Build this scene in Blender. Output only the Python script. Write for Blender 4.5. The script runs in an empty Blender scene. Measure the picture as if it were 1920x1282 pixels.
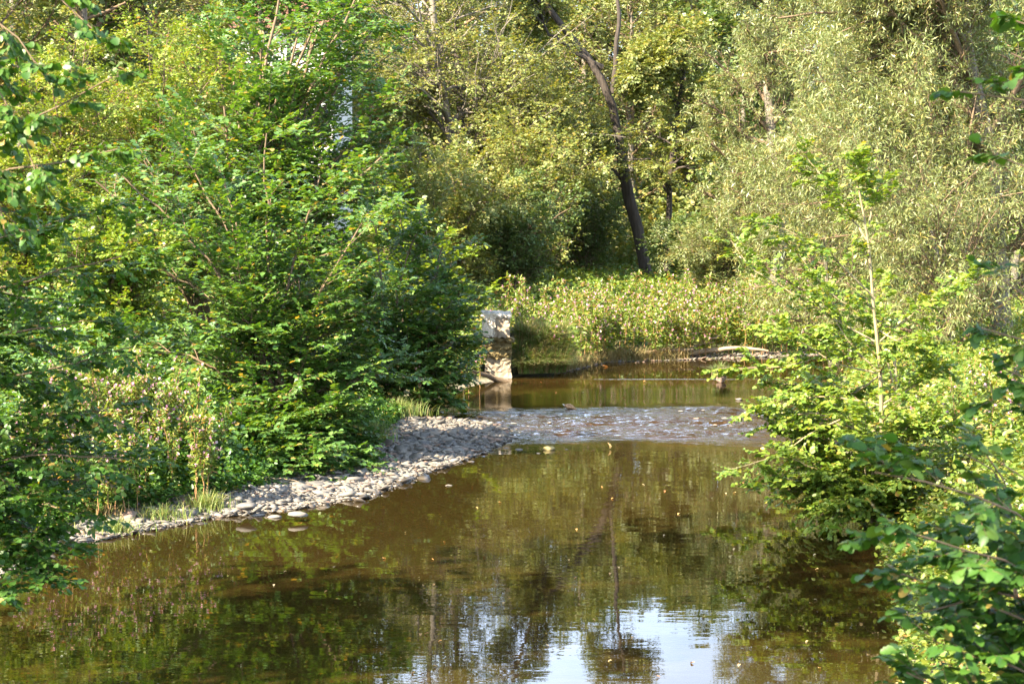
import bpy, bmesh, math, random
import numpy as np
from mathutils import Vector, Matrix

# ---------------------------------------------------------------- camera, light, exposure
S = bpy.context.scene
C = S.collection
rad = math.radians
F = 3733.0                      # focal length in pixels of a 1920 px wide frame (70 mm)
CAMH, PITCH = 4.0, rad(3.8)
cam = bpy.data.objects.new('camera', bpy.data.cameras.new('camera')); C.objects.link(cam); S.camera = cam
cam.location = (0, 0, CAMH); cam.rotation_euler = (rad(90) - PITCH, 0, 0)
cam.data.lens = 70; cam.data.sensor_width = 36; cam.data.clip_start = 0.1; cam.data.clip_end = 2000
cam.data.dof.use_dof = True; cam.data.dof.focus_distance = 33; cam.data.dof.aperture_fstop = 6.3

SUN_EL, SUN_H = rad(40), (-0.78, -0.63)      # sun: height above horizon, horizontal direction towards it
w = bpy.data.worlds.new('World'); S.world = w; w.use_nodes = True
nt = w.node_tree; nt.nodes.clear()
sky = nt.nodes.new('ShaderNodeTexSky'); sky.sky_type = 'NISHITA'; sky.sun_disc = False
sky.sun_elevation = SUN_EL; sky.sun_rotation = math.atan2(SUN_H[0], SUN_H[1]) % (2 * math.pi)
sky.air_density = 1.0; sky.dust_density = 1.2; sky.ozone_density = 1.0
bg = nt.nodes.new('ShaderNodeBackground'); bg.inputs[1].default_value = 0.066
_tc = nt.nodes.new('ShaderNodeTexCoord'); _mp = nt.nodes.new('ShaderNodeMapping'); _mp.inputs['Scale'].default_value = (1, 1, 3)
_no = nt.nodes.new('ShaderNodeTexNoise'); _no.inputs['Scale'].default_value = 2.2; _no.inputs['Detail'].default_value = 6
_cr = nt.nodes.new('ShaderNodeValToRGB'); _cr.color_ramp.elements[0].position = .36; _cr.color_ramp.elements[1].position = .60
_mx = nt.nodes.new('ShaderNodeMixRGB'); _mx.inputs[2].default_value = (10.0, 12.2, 15.8, 1)     # bright cloud bank, added low in the sky for whiter water reflections
_sx = nt.nodes.new('ShaderNodeSeparateXYZ'); nt.links.new(_tc.outputs['Generated'], _sx.inputs[0])
_mr = nt.nodes.new('ShaderNodeMapRange'); _mr.inputs['From Min'].default_value = .75; _mr.inputs['From Max'].default_value = .40; nt.links.new(_sx.outputs['Z'], _mr.inputs['Value'])
_mm = nt.nodes.new('ShaderNodeMath'); _mm.operation = 'MULTIPLY'; nt.links.new(_cr.outputs[0], _mm.inputs[0]); nt.links.new(_mr.outputs[0], _mm.inputs[1])
nt.links.new(_tc.outputs['Generated'], _mp.inputs[0]); nt.links.new(_mp.outputs[0], _no.inputs[0]); nt.links.new(_no.outputs[0], _cr.inputs[0])
nt.links.new(_mm.outputs[0], _mx.inputs[0]); nt.links.new(sky.outputs[0], _mx.inputs[1])
wo = nt.nodes.new('ShaderNodeOutputWorld'); nt.links.new(_mx.outputs[0], bg.inputs[0]); nt.links.new(bg.outputs[0], wo.inputs[0])
sl = bpy.data.lights.new('sun', 'SUN'); sl.energy = 5.0; sl.angle = rad(0.53); sl.color = (1.0, 0.87, 0.67)
so = bpy.data.objects.new('sun', sl); C.objects.link(so)
sd = Vector((SUN_H[0] * math.cos(SUN_EL), SUN_H[1] * math.cos(SUN_EL), math.sin(SUN_EL)))
so.rotation_euler = sd.to_track_quat('Z', 'Y').to_euler(); so.location = (-20, -12, 30)
S.view_settings.view_transform = 'Standard'; S.view_settings.look = 'None'; S.view_settings.exposure = 2.55; S.view_settings.gamma = 1
S.render.engine = 'CYCLES'
cy = S.cycles
cy.max_bounces = 7; cy.diffuse_bounces = 3; cy.glossy_bounces = 3; cy.transmission_bounces = 3; cy.transparent_max_bounces = 6
cy.caustics_reflective = False; cy.caustics_refractive = False; cy.sample_clamp_indirect = 6
cy.use_denoising = True

rng = np.random.default_rng(11)
random.seed(5)

# ---------------------------------------------------------------- helpers
def P(x, y, D):
    """the point seen at pixel (x, y) of the 1920 px photograph, D metres ahead"""
    u, v = (x - 960) / F, (641 - y) / F
    dy = math.cos(PITCH) + v * math.sin(PITCH); dz = -math.sin(PITCH) + v * math.cos(PITCH)
    k = D / dy
    return np.array((u * k, D, CAMH + dz * k))

def PG(x, y, z=0.0):
    u, v = (x - 960) / F, (641 - y) / F
    dy = math.cos(PITCH) + v * math.sin(PITCH); dz = -math.sin(PITCH) + v * math.cos(PITCH)
    k = (z - CAMH) / dz
    return np.array((u * k, dy * k, z))

def tag(o, label=None, cat=None, group=None, kind=None):
    if label: o['label'] = label
    if cat: o['category'] = cat
    if group: o['group'] = group
    if kind: o['kind'] = kind
    return o

def empty(name, loc, label, cat, group=None):
    o = bpy.data.objects.new(name, None); C.objects.link(o); o.location = loc; o.empty_display_size = 0.2
    return tag(o, label, cat, group)

def copy_tree(root, loc, rz=0, sc=1.0, label=None):
    r = root.copy(); C.objects.link(r); r.location = loc; r.rotation_euler = (0, 0, rz)
    r.scale = (sc, sc, sc) if not hasattr(sc, '__len__') else sc
    if label: r['label'] = label
    for ch in list(root.children):
        c = ch.copy(); C.objects.link(c); c.parent = r
    return r

def mesh_data(name, V, Q, mats, rnd=None, smooth=False, midx=None, T=None, vattr=None):
    me = bpy.data.meshes.new(name)
    V = np.ascontiguousarray(V, dtype=np.float32); Q = np.asarray(Q, dtype=np.int32).reshape(-1, 4)
    nq = len(Q); nt_ = 0 if T is None else len(T)
    me.vertices.add(len(V)); me.vertices.foreach_set('co', V.ravel())
    loops = Q.ravel() if T is None else np.concatenate([Q.ravel(), np.asarray(T, np.int32).ravel()])
    me.loops.add(len(loops)); me.loops.foreach_set('vertex_index', loops)
    starts = np.concatenate([np.arange(nq) * 4, nq * 4 + np.arange(nt_) * 3]).astype(np.int32)
    me.polygons.add(nq + nt_); me.polygons.foreach_set('loop_start', starts)
    me.update(calc_edges=True)
    if smooth: me.polygons.foreach_set('use_smooth', np.ones(nq + nt_, bool))
    if midx is not None: me.polygons.foreach_set('material_index', np.asarray(midx, np.int32))
    if rnd is not None:
        a = me.attributes.new('rnd', 'FLOAT', 'FACE'); a.data.foreach_set('value', np.asarray(rnd, np.float32))
    if vattr:
        for k, v in vattr.items():
            a = me.attributes.new(k, 'FLOAT', 'POINT'); a.data.foreach_set('value', np.asarray(v, np.float32))
    for m in (mats if isinstance(mats, (list, tuple)) else [mats]): me.materials.append(m)
    return me

def obj(name, me, parent=None, loc=(0, 0, 0)):
    o = bpy.data.objects.new(name, me); C.objects.link(o); o.location = loc
    if parent is not None: o.parent = parent
    return o

def norm(v):
    return v / np.maximum(np.linalg.norm(v, axis=-1, keepdims=True), 1e-9)

def vnoise(x, y, seed=0):
    """smooth value noise"""
    x = np.asarray(x, float); y = np.asarray(y, float)
    xi, yi = np.floor(x).astype(np.int64), np.floor(y).astype(np.int64)
    xf, yf = x - xi, y - yi
    def h(a, b):
        n = (a * 374761393 + b * 668265263 + seed * 974711) & 0x7fffffff
        n = ((n ^ (n >> 13)) * 1274126177) & 0x7fffffff
        return ((n ^ (n >> 16)) & 0xffff) / 65535.0
    sx, sy = xf * xf * (3 - 2 * xf), yf * yf * (3 - 2 * yf)
    return (h(xi, yi) * (1 - sx) + h(xi + 1, yi) * sx) * (1 - sy) + (h(xi, yi + 1) * (1 - sx) + h(xi + 1, yi + 1) * sx) * sy

def fbm(x, y, o=4, seed=0):
    s, a = 0, 0.5
    for i in range(o):
        s = s + a * (vnoise(x * 2 ** i, y * 2 ** i, seed + i) - 0.5); a *= 0.5
    return s

# ---------------------------------------------------------------- materials
def newmat(name):
    m = bpy.data.materials.new(name); m.use_nodes = True; n = m.node_tree; n.nodes.clear()
    return m, n, n.nodes, n.links

def leafmat(name, cols, trans=0.4, tcol=(1.25, 1.25, 0.5), gloss=0.07, rough=0.38):
    """cols: list of (position, rgb): real variation from leaf to leaf"""
    m, n, N, L = newmat(name)
    a = N.new('ShaderNodeAttribute'); a.attribute_name = 'rnd'
    r = N.new('ShaderNodeValToRGB'); cr = r.color_ramp
    while len(cr.elements) > 1: cr.elements.remove(cr.elements[-1])
    cr.elements[0].position = cols[0][0]; cr.elements[0].color = (*cols[0][1], 1)
    for p, c in cols[1:]:
        e = cr.elements.new(p); e.color = (*c, 1)
    L.new(a.outputs['Fac'], r.inputs[0])
    d = N.new('ShaderNodeBsdfDiffuse'); L.new(r.outputs[0], d.inputs[0])
    t = N.new('ShaderNodeBsdfTranslucent')
    mu = N.new('ShaderNodeMixRGB'); mu.blend_type = 'MULTIPLY'; mu.inputs[0].default_value = 1
    mu.inputs[2].default_value = (*tcol, 1); L.new(r.outputs[0], mu.inputs[1]); L.new(mu.outputs[0], t.inputs[0])
    m1 = N.new('ShaderNodeMixShader'); m1.inputs[0].default_value = trans; L.new(d.outputs[0], m1.inputs[1]); L.new(t.outputs[0], m1.inputs[2])
    g = N.new('ShaderNodeBsdfGlossy'); g.inputs['Roughness'].default_value = rough + .1; g.inputs[0].default_value = (1, 1, 1, 1)
    lw = N.new('ShaderNodeLayerWeight'); lw.inputs[0].default_value = 0.25
    mp = N.new('ShaderNodeMath'); mp.operation = 'MULTIPLY_ADD'; mp.inputs[1].default_value = gloss * 1.3; mp.inputs[2].default_value = gloss * 0.35
    L.new(lw.outputs['Facing'], mp.inputs[0])
    m2 = N.new('ShaderNodeMixShader'); L.new(mp.outputs[0], m2.inputs[0]); L.new(m1.outputs[0], m2.inputs[1]); L.new(g.outputs[0], m2.inputs[2])
    o = N.new('ShaderNodeOutputMaterial'); L.new(m2.outputs[0], o.inputs[0])
    return m

def solid(name, c1, c2, scale=8, rough=0.85, bump=0.3, stretch=(1, 1, 1), detail=6, dist=0.02, extra=None):
    m, n, N, L = newmat(name)
    tc = N.new('ShaderNodeTexCoord'); mp = N.new('ShaderNodeMapping'); mp.inputs['Scale'].default_value = stretch
    L.new(tc.outputs['Object'], mp.inputs[0])
    no = N.new('ShaderNodeTexNoise'); no.inputs['Scale'].default_value = scale; no.inputs['Detail'].default_value = detail
    no.inputs['Roughness'].default_value = 0.65; L.new(mp.outputs[0], no.inputs[0])
    r = N.new('ShaderNodeValToRGB'); r.color_ramp.elements[0].position = 0.32; r.color_ramp.elements[1].position = 0.68
    r.color_ramp.elements[0].color = (*c1, 1); r.color_ramp.elements[1].color = (*c2, 1); L.new(no.outputs[0], r.inputs[0])
    b = N.new('ShaderNodeBsdfPrincipled'); b.inputs['Roughness'].default_value = rough
    L.new(r.outputs[0], b.inputs['Base Color'])
    bu = N.new('ShaderNodeBump'); bu.inputs['Strength'].default_value = bump; bu.inputs['Distance'].default_value = dist
    L.new(no.outputs[0], bu.inputs['Height']); L.new(bu.outputs[0], b.inputs['Normal'])
    o = N.new('ShaderNodeOutputMaterial'); L.new(b.outputs[0], o.inputs[0])
    return m

G = lambda r, g, b: (r, g, b)
M_horn = leafmat('hornbeam_leaf', [(0, G(.04, .12, .018)), (.5, G(.08, .18, .024)), (.85, G(.13, .23, .035)), (.97, G(.22, .26, .04)), (1, G(.34, .24, .06))], .42, (1.7, 1.4, .35), .11, .34)
M_horn2 = leafmat('hazel_leaf_dark', [(0, G(.032, .10, .012)), (.6, G(.06, .145, .015)), (.97, G(.12, .20, .025)), (1, G(.30, .22, .05))], .38, (1.6, 1.4, .35), .06, .36)
M_elm = leafmat('elm_leaf', [(0, G(.09, .18, .02)), (.5, G(.17, .26, .026)), (.9, G(.26, .32, .04)), (1, G(.38, .32, .05))], .42, (1.45, 1.3, .45), .08, .36)
M_will = leafmat('willow_leaf', [(0, G(.085, .125, .028)), (.5, G(.16, .195, .048)), (.85, G(.27, .285, .095)), (1, G(.36, .28, .07))], .3, (1.4, 1.3, .5), .10, .4)
M_ald = leafmat('alder_leaf', [(0, G(.10, .15, .03)), (.45, G(.185, .225, .05)), (.85, G(.29, .29, .08)), (1, G(.35, .27, .08))], .38, (1.4, 1.25, .5), .07, .4)
M_dark = leafmat('dark_leaf', [(0, G(.05, .10, .022)), (.6, G(.10, .16, .032)), (1, G(.19, .22, .05))], .35, (1.4, 1.3, .5), .08, .4)
M_yel = leafmat('hawthorn_leaf', [(0, G(.12, .20, .02)), (.5, G(.21, .28, .03)), (.9, G(.29, .32, .05)), (.99, G(.38, .20, .07))], .4, (1.3, 1.2, .4), .06, .4)
M_bals = leafmat('balsam_leaf', [(0, G(.08, .165, .02)), (.5, G(.165, .24, .03)), (.88, G(.29, .29, .045)), (1, G(.42, .22, .08))], .4, (1.35, 1.25, .4), .08, .36)
M_flow = leafmat('balsam_flower', [(0, G(.55, .22, .36)), (.5, G(.68, .36, .47)), (1, G(.80, .62, .64))], .35, (1, .9, .95), .03, .5)
M_gras = leafmat('grass_blade', [(0, G(.10, .18, .035)), (.5, G(.19, .26, .06)), (.85, G(.33, .30, .12)), (1, G(.42, .32, .16))], .35, (1.2, 1.15, .5), .06, .4)
M_dry = leafmat('dry_grass', [(0, G(.20, .15, .06)), (.5, G(.34, .26, .12)), (1, G(.16, .20, .05))], .3, (1.1, 1.0, .6), .04, .5)
M_bark = solid('grey_bark', (.10, .085, .065), (.24, .205, .16), 14, .9, .8, (1, 1, .18))
M_barkd = solid('dark_bark', (.025, .019, .015), (.075, .058, .045), 12, .9, .9, (1, 1, .16), dist=.04)
M_barkp = solid('pale_young_bark', (.17, .135, .07), (.34, .27, .15), 20, .8, .3, (1, 1, .3))
M_twig = solid('brown_twig', (.10, .065, .035), (.19, .13, .075), 20, .8, .2)
M_stem = solid('red_stem', (.26, .10, .05), (.34, .24, .08), 6, .6, .1)
M_wood = solid('drift_wood', (.22, .155, .095), (.42, .32, .21), 16, .85, .6, (.2, 1, 1))
M_stone = solid('pale_river_stone', (.09, .08, .066), (.27, .24, .20), 2.4, .8, .35)
M_stone2 = solid('grey_river_stone', (.07, .066, .062), (.19, .175, .155), 2.6, .75, .35)
M_wetst = solid('wet_stone', (.035, .03, .024), (.11, .09, .07), 3, .3, .35)
M_mossy = solid('mossy_stone', (.17, .15, .05), (.38, .31, .15), 9, .9, .6)
M_redst = solid('reddish_stone', (.19, .115, .08), (.34, .25, .19), 9, .8, .4)

# ---------------------------------------------------------------- growing plants
def path_at(Pl, idx, t):
    """Pl (m,k,3); idx, t (n,) -> positions and tangents"""
    k = Pl.shape[1]; s = t * (k - 1); i = np.minimum(s.astype(int), k - 2); f = (s - i)[:, None]
    a, b = Pl[idx, i], Pl[idx, i + 1]
    return a * (1 - f) + b * f, norm(b - a)

def side_of(T, roll):
    """a sideways vector lying level across the tangent, rolled a little"""
    up = np.tile(np.array((0, 0, 1.0)), (len(T), 1)); s = np.cross(T, up)
    bad = np.linalg.norm(s, axis=1) < 0.25
    s[bad] += np.stack([np.cos(roll[bad] * 9), np.sin(roll[bad] * 9), 0 * roll[bad]], 1)
    s = norm(s - T * np.sum(s * T, 1, keepdims=True)); n = np.cross(s, T)
    return s, n

def grow(Pl, R, n, t0, t1, L, spread, k=5, up=0.0, droop=0.0, wob=0.12, planar=0.0, prof=None, bias=None, rk=0.55, jit=.3):
    m = len(Pl); idx = np.repeat(np.arange(m), n); N = m * n
    j = np.tile(np.arange(n), m)
    t = np.clip(t0 + (t1 - t0) * (j + rng.uniform(0, 1, N)) / n, 0, 0.999)
    pos, T = path_at(Pl, idx, t)
    s, nn = side_of(T, rng.uniform(0, 1, N))
    phi = j * 2.4 + rng.uniform(0, 6.28, m)[idx] + rng.normal(0, .4, N)
    if planar > 0:
        ph2 = np.where(j % 2 == 0, 0, math.pi) + rng.normal(0, (1 - planar) * 1.2 + .12, N)
        phi = ph2
    perp = s * np.cos(phi)[:, None] + nn * np.sin(phi)[:, None]
    sp = spread * rng.uniform(0.75, 1.25, N)
    d = T * np.cos(sp)[:, None] + perp * np.sin(sp)[:, None]
    d[:, 2] += up
    if bias is not None: d = d + np.asarray(bias)
    d = norm(d)
    Ls = L * rng.uniform(1 - jit, 1 + jit, N) * (prof(t) if prof else (1 - 0.45 * t))
    out = np.zeros((N, k, 3)); out[:, 0] = pos
    for i in range(1, k):
        d = d + rng.normal(0, wob, (N, 3)); d[:, 2] -= droop * (i / k) ; d = norm(d)
        out[:, i] = out[:, i - 1] + d * (Ls / (k - 1))[:, None]
    Rc = R[idx] * (1 - 0.75 * t) * rk
    return out, Rc

def tubes(Pl, R, sides=4, tip=0.25, wobble=0.0):
    m, k, _ = Pl.shape
    T = np.zeros_like(Pl); T[:, 1:-1] = Pl[:, 2:] - Pl[:, :-2]; T[:, 0] = Pl[:, 1] - Pl[:, 0]; T[:, -1] = Pl[:, -1] - Pl[:, -2]
    T = norm(T)
    ref = np.where(np.abs(T[:, :1, 2:3]) > 0.8, np.array((1, 0, 0.0)), np.array((0, 0, 1.0)))
    a = norm(np.cross(T, np.broadcast_to(ref, T.shape))); b = np.cross(T, a)
    r = R[:, None] * (1 - (1 - tip) * np.linspace(0, 1, k)[None]) if R.ndim == 1 else R
    ang = np.arange(sides) * 2 * math.pi / sides
    rr = r[:, :, None] * (1 + (wobble * rng.normal(0, 1, (m, k, sides)) if wobble else np.zeros((m, k, sides))))
    V = Pl[:, :, None] + a[:, :, None] * (np.cos(ang)[None, None] * rr)[..., None] + b[:, :, None] * (np.sin(ang)[None, None] * rr)[..., None]
    V = V.reshape(-1, 3)
    base = (np.arange(m) * k * sides)[:, None, None]; ii = (np.arange(k - 1) * sides)[None, :, None]; jj = np.arange(sides)[None, None]
    jn = (jj + 1) % sides
    Q = np.stack([base + ii + jj, base + ii + jn, base + ii + sides + jn, base + ii + sides + jj], -1).reshape(-1, 4)
    return V, Q

def join(parts):
    Vs, Qs, o = [], [], 0
    for V, Q in parts:
        Vs.append(V); Qs.append(Q + o); o += len(V)
    return np.concatenate(Vs), np.concatenate(Qs)

def lf_far(w):
    return np.array([(0, 0, 0), (.5, -w, .06), (1, 0, -.08), (.5, w, .06)]), np.array([(0, 1, 2, 3)])
def lf_mid(w):
    return (np.array([(0, 0, 0), (.28, -w * .95, .07), (.68, -w * .8, .05), (1, 0, -.10), (.68, w * .8, .05), (.28, w * .95, .07)]),
            np.array([(0, 1, 2, 3), (0, 3, 4, 5)]))
def lf_near(w, teeth=0.06):
    xs = np.array([0, .10, .25, .42, .58, .72, .84, .93, 1.0]); pr = np.array([.04, .62, .95, 1.0, .93, .80, .66, .40, .02])
    V, Q = [], []
    for i, (x, p) in enumerate(zip(xs, pr)): V.append((x, 0, -.16 * x * x))
    n = len(xs)
    for s in (-1, 1):
        for i, (x, p) in enumerate(zip(xs, pr)):
            z = -.16 * x * x + .10 * p + (.02 if i % 2 else -.01); V.append((x + (teeth * .5 if i % 2 else -teeth * .3) * (0 < i < n - 1), s * w * (p + (teeth if i % 2 else -teeth)), z))
    for i in range(n - 1):
        Q.append((i, i + 1, n + i + 1, n + i)); Q.append((i, 2 * n + i, 2 * n + i + 1, i + 1))
    return np.array(V), np.array(Q)

def leaves(Pl, n, size, tmpl, t0=0.1, t1=1.0, ang=0.95, tilt=0.35, droop=0.15, flat=True, var=.3, off=0.0, rbias=0.0, azim=None, rmul=1.0):
    """n leaves along every shoot; flat = two ranks facing up, else all round"""
    m = len(Pl); idx = np.repeat(np.arange(m), n); N = m * n; j = np.tile(np.arange(n), m)
    t = np.clip(t0 + (t1 - t0) * (j + rng.uniform(.1, .9, N)) / n, 0, .999)
    pos, T = path_at(Pl, idx, t); s, nn = side_of(T, rng.uniform(0, 1, N))
    if flat: phi = np.where(j % 2 == 0, 0, math.pi) + rng.normal(0, .25, N)
    else: phi = j * 2.4 + rng.uniform(0, 6.28, m)[idx]
    perp = s * np.cos(phi)[:, None] + nn * np.sin(phi)[:, None]
    a = ang * rng.uniform(.7, 1.3, N)
    X = T * np.cos(a)[:, None] + perp * np.sin(a)[:, None]; X[:, 2] -= droop; X = norm(X)
    up = (nn if flat else np.tile(np.array((0, 0, 1.0)), (N, 1)) * .7 + perp * .3) + rng.normal(0, tilt, (N, 3)) + np.array((0, 0, .25))
    Z = norm(up - X * np.sum(up * X, 1, keepdims=True)); Y = np.cross(Z, X)
    sz = size * rng.uniform(1 - var, 1 + var, N) * np.where(rng.uniform(0, 1, N) < .18, .6, 1.0)
    tv, tq = tmpl
    V = pos[:, None] + sz[:, None, None] * (tv[None, :, 0:1] * X[:, None] + tv[None, :, 1:2] * Y[:, None] + tv[None, :, 2:3] * Z[:, None])
    Q = (np.arange(N) * len(tv))[:, None, None] + tq[None]
    shoot = rng.uniform(-.18, .18, m)[idx]
    r = np.clip(rng.beta(2, 2.4, N) * rmul + shoot + rbias, 0, .975); odd = rng.uniform(0, 1, N); r = np.where(odd < .025, 1.0, r)
    return V.reshape(-1, 3), Q.reshape(-1, 4), np.repeat(r, len(tq))

def stem_path(pts, k=12, wob=0.0):
    """smooth resampling of a hand-laid line of points"""
    pts = np.array(pts, float); d = np.concatenate([[0], np.cumsum(np.linalg.norm(np.diff(pts, axis=0), axis=1))])
    s = np.linspace(0, d[-1], k); out = np.stack([np.interp(s, d, pts[:, i]) for i in range(3)], 1)
    for _ in range(2): out[1:-1] = out[1:-1] * .5 + (out[:-2] + out[2:]) * .25
    if wob: out[1:-1] += rng.normal(0, wob, (k - 2, 3))
    return out

NLEAF = [0]
def plant(name, label, cat, base, stems, radii, levels, leaf, bark, twig, lmat, group=None, names=('trunk', 'branches', 'crown'), extra_leaf=None, tip=.3, keep=None, sides=9, minr=.002):
    """stems: list of (k,3) world paths; levels: dicts for grow(); leaves sit on the last level"""
    base = np.array(base, float)
    root = empty(name, base, label, cat, group)
    St = np.stack(stems) - base; R = np.array(radii, float)
    tr = tubes(St, R, sides, tip, .05)
    obj(names[0], mesh_data(names[0], *tr, bark, smooth=True), root)
    cur, r = St, R; parts = []; allp = []
    for i, lv in enumerate(levels):
        lv = dict(lv); w_leaf = lv.pop('leaf', None)
        cur, r = grow(cur, r, **lv)
        if keep is not None:
            mk = keep(cur[:, -1] + base)
            cur, r = cur[mk], r[mk]
        r = np.maximum(r, minr)
        parts.append(tubes(cur, r, 5 if i == 0 else 3, .3)); allp.append((cur, r))
    if parts: obj(names[1], mesh_data(names[1], *join(parts), twig, smooth=True), root)
    LV = [leaves(cur, **leaf)]
    if extra_leaf: 
        for lvl, d in extra_leaf: LV.append(leaves(allp[lvl][0], **d))
    V, Q = join([(a, b) for a, b, c in LV]); rn = np.concatenate([c for a, b, c in LV])
    NLEAF[0] += len(V)
    obj(names[2], mesh_data(names[2], V, Q, lmat, rnd=rn), root)
    return root

# ---------------------------------------------------------------- the ground and river
_xl = ([-20, 6, 10, 14, 16, 21, 23.4, 24.4, 25.7, 26.3, 27.5, 30.7, 32.3, 34.6, 36.5, 37.5, 38.1, 39, 41, 43, 44.3, 45.5],
       [-3, -3, -3.4, -4.2, -5.0, -5.55, -5.4, -4.64, -3.85, -2.9, -2.0, -1.07, -.52, 0.05, -.05, -.8, -2.0, -2.7, -2.4, -1.4, -.75, -.05])
_xr = ([-20, 6, 10, 16.8, 20, 23.4, 25.2, 30, 36, 42, 46, 49, 53, 60], [2.6, 2.6, 2.8, 3.3, 3.9, 4.35, 4.5, 4.9, 5.7, 6.7, 7.6, 11, 40, 90])
_yb = ([-1, 0, 1.0, 1.15, 2.4, 4.7, 6.7, 12, 30, 80], [45.9, 46.1, 46.6, 47.1, 50.3, 51.4, 52.3, 53.5, 57, 60])
_gw = ([0, 22, 23, 24.5, 26, 28, 30, 34, 38, 39.5, 60], [.12, .3, .6, .95, 1.05, 1.5, 1.85, 2.1, 1.9, .3, .2])
def land_dist(X, Y):
    """metres from the waterline: positive on land, negative in the water; and which side"""
    wob = .12 * fbm(X * .8, Y * .8, 3, 5) * 2
    dl = np.where(Y < 45.7, np.interp(Y, *_xl) - X, np.maximum(-.1 - X, Y - np.interp(X, *_yb)))
    dr = X - np.interp(Y, *_xr)
    return dl + wob, dr + wob
def ground_z(X, Y):
    X = np.asarray(X, float); Y = np.asarray(Y, float)
    dl, dr = land_dist(X, Y)
    lvl = np.clip((Y - 40) / 5.5, 0, 1) * .13
    back = Y > 45.7
    gw = np.where(back, .5, np.interp(Y, *_gw))
    sm = lambda a: a * a * (3 - 2 * a)
    bank = lambda d, g, hh, wd: np.where(d < g, .07 * np.maximum(d, 0), .07 * g + hh * sm(np.clip((d - g) / wd, 0, 1)))
    zl = bank(dl, gw, np.where(back, .35, .6), np.where(back, 2.5, 1.8)) + np.where(back, .008, .06) * np.clip(dl - 3, 0, 60)
    zr = bank(dr, .2, .9, 1.4) + .05 * np.clip(dr - 2, 0, 60)
    hillL = .28 * np.clip(-X - 6 + (Y - 30) * .12, 0, 30) * np.clip((Y - 22) / 12, 0, 1)
    hillB = .20 * np.clip(Y - 92, 0, 60)
    hillR = .10 * np.clip(X - 12, 0, 30)
    d = np.maximum(dl, dr)
    zw = -.04 - .30 * sm(np.clip(-d / 1.6, 0, 1)) - .12 * sm(np.clip((-d - 1.6) / 2, 0, 1))
    zw = np.where((Y > 33) & (Y < 45), np.maximum(zw, -.16), zw)
    z = np.where(dl > dr, zl + hillL, zr + hillR) + hillB
    z = np.where(d > 0, z, zw) + lvl
    return z + fbm(X * .7, Y * .7, 4, 2) * .10 * np.clip(d, .15, 1.5)
def gz(x, y): return float(ground_z(np.array([x]), np.array([y]))[0])

xs = np.concatenate([np.arange(-90, -14, 2.5), np.arange(-14, 14, .14), np.arange(14, 92, 2.5)])
ys = np.concatenate([np.arange(-20, 12, 1.0), np.arange(12, 60, .16), np.arange(60, 190, 2.0)])
gx, gy = np.meshgrid(xs, ys); V = np.stack([gx, gy, ground_z(gx, gy)], -1).reshape(-1, 3)
nx, ny = len(xs), len(ys)
def gridq(nx, ny):
    i = (np.arange(ny - 1) * nx)[:, None] + np.arange(nx - 1)[None]
    return np.stack([i, i + 1, i + nx + 1, i + nx], -1).reshape(-1, 4)
dl, dr = land_dist(gx, gy); dmax = np.maximum(dl, dr)
grav = np.clip((np.interp(gy, *_gw) + .2 - dl) / .4, 0, 1) * (dl > -1.5) * (gy < 46); grav = np.maximum(grav, np.clip((.5 - dr) / .5, 0, 1) * (dr > -.6) * .8)
wet = np.clip(-dmax / .25 + .4, 0, 1)
m, n, N, L = newmat('ground_soil')
def attr(nm):
    a = N.new('ShaderNodeAttribute'); a.attribute_name = nm; return a.outputs['Fac']
def ramp(src, a, b, p0=.3, p1=.7):
    r = N.new('ShaderNodeValToRGB'); r.color_ramp.elements[0].position = p0; r.color_ramp.elements[1].position = p1
    r.color_ramp.elements[0].color = (*a, 1); r.color_ramp.elements[1].color = (*b, 1); L.new(src, r.inputs[0]); return r.outputs[0]
def mixc(f, a, b):
    x = N.new('ShaderNodeMixRGB'); L.new(f, x.inputs[0]); L.new(a, x.inputs[1]); L.new(b, x.inputs[2]); return x.outputs[0]
tc = N.new('ShaderNodeTexCoord')
n1 = N.new('ShaderNodeTexNoise'); n1.inputs['Scale'].default_value = 2.2; n1.inputs['Detail'].default_value = 9; L.new(tc.outputs['Object'], n1.inputs[0])
vo = N.new('ShaderNodeTexVoronoi'); vo.inputs['Scale'].default_value = 16; L.new(tc.outputs['Object'], vo.inputs[0])
soil = ramp(n1.outputs[0], (.05, .07, .02), (.13, .11, .055))
gra = ramp(vo.outputs['Color'], (.12, .105, .085), (.30, .27, .22), .1, .9)
bed = ramp(n1.outputs[0], (.09, .052, .016), (.17, .10, .036))
c = mixc(attr('gravel'), soil, gra); c = mixc(attr('wet'), c, bed)
b = N.new('ShaderNodeBsdfPrincipled'); b.inputs['Roughness'].default_value = .95; L.new(c, b.inputs['Base Color'])
bu = N.new('ShaderNodeBump'); bu.inputs['Distance'].default_value = .03; bu.inputs['Strength'].default_value = .6
L.new(vo.outputs['Distance'], bu.inputs['Height']); L.new(bu.outputs[0], b.inputs['Normal'])
o = N.new('ShaderNodeOutputMaterial'); L.new(b.outputs[0], o.inputs[0])
gr = obj('ground', mesh_data('ground', V, gridq(nx, ny), m, smooth=True, vattr={'gravel': grav.ravel(), 'wet': wet.ravel()}))
tag(gr, 'river banks and bed of soil and gravel', kind='structure')

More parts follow.
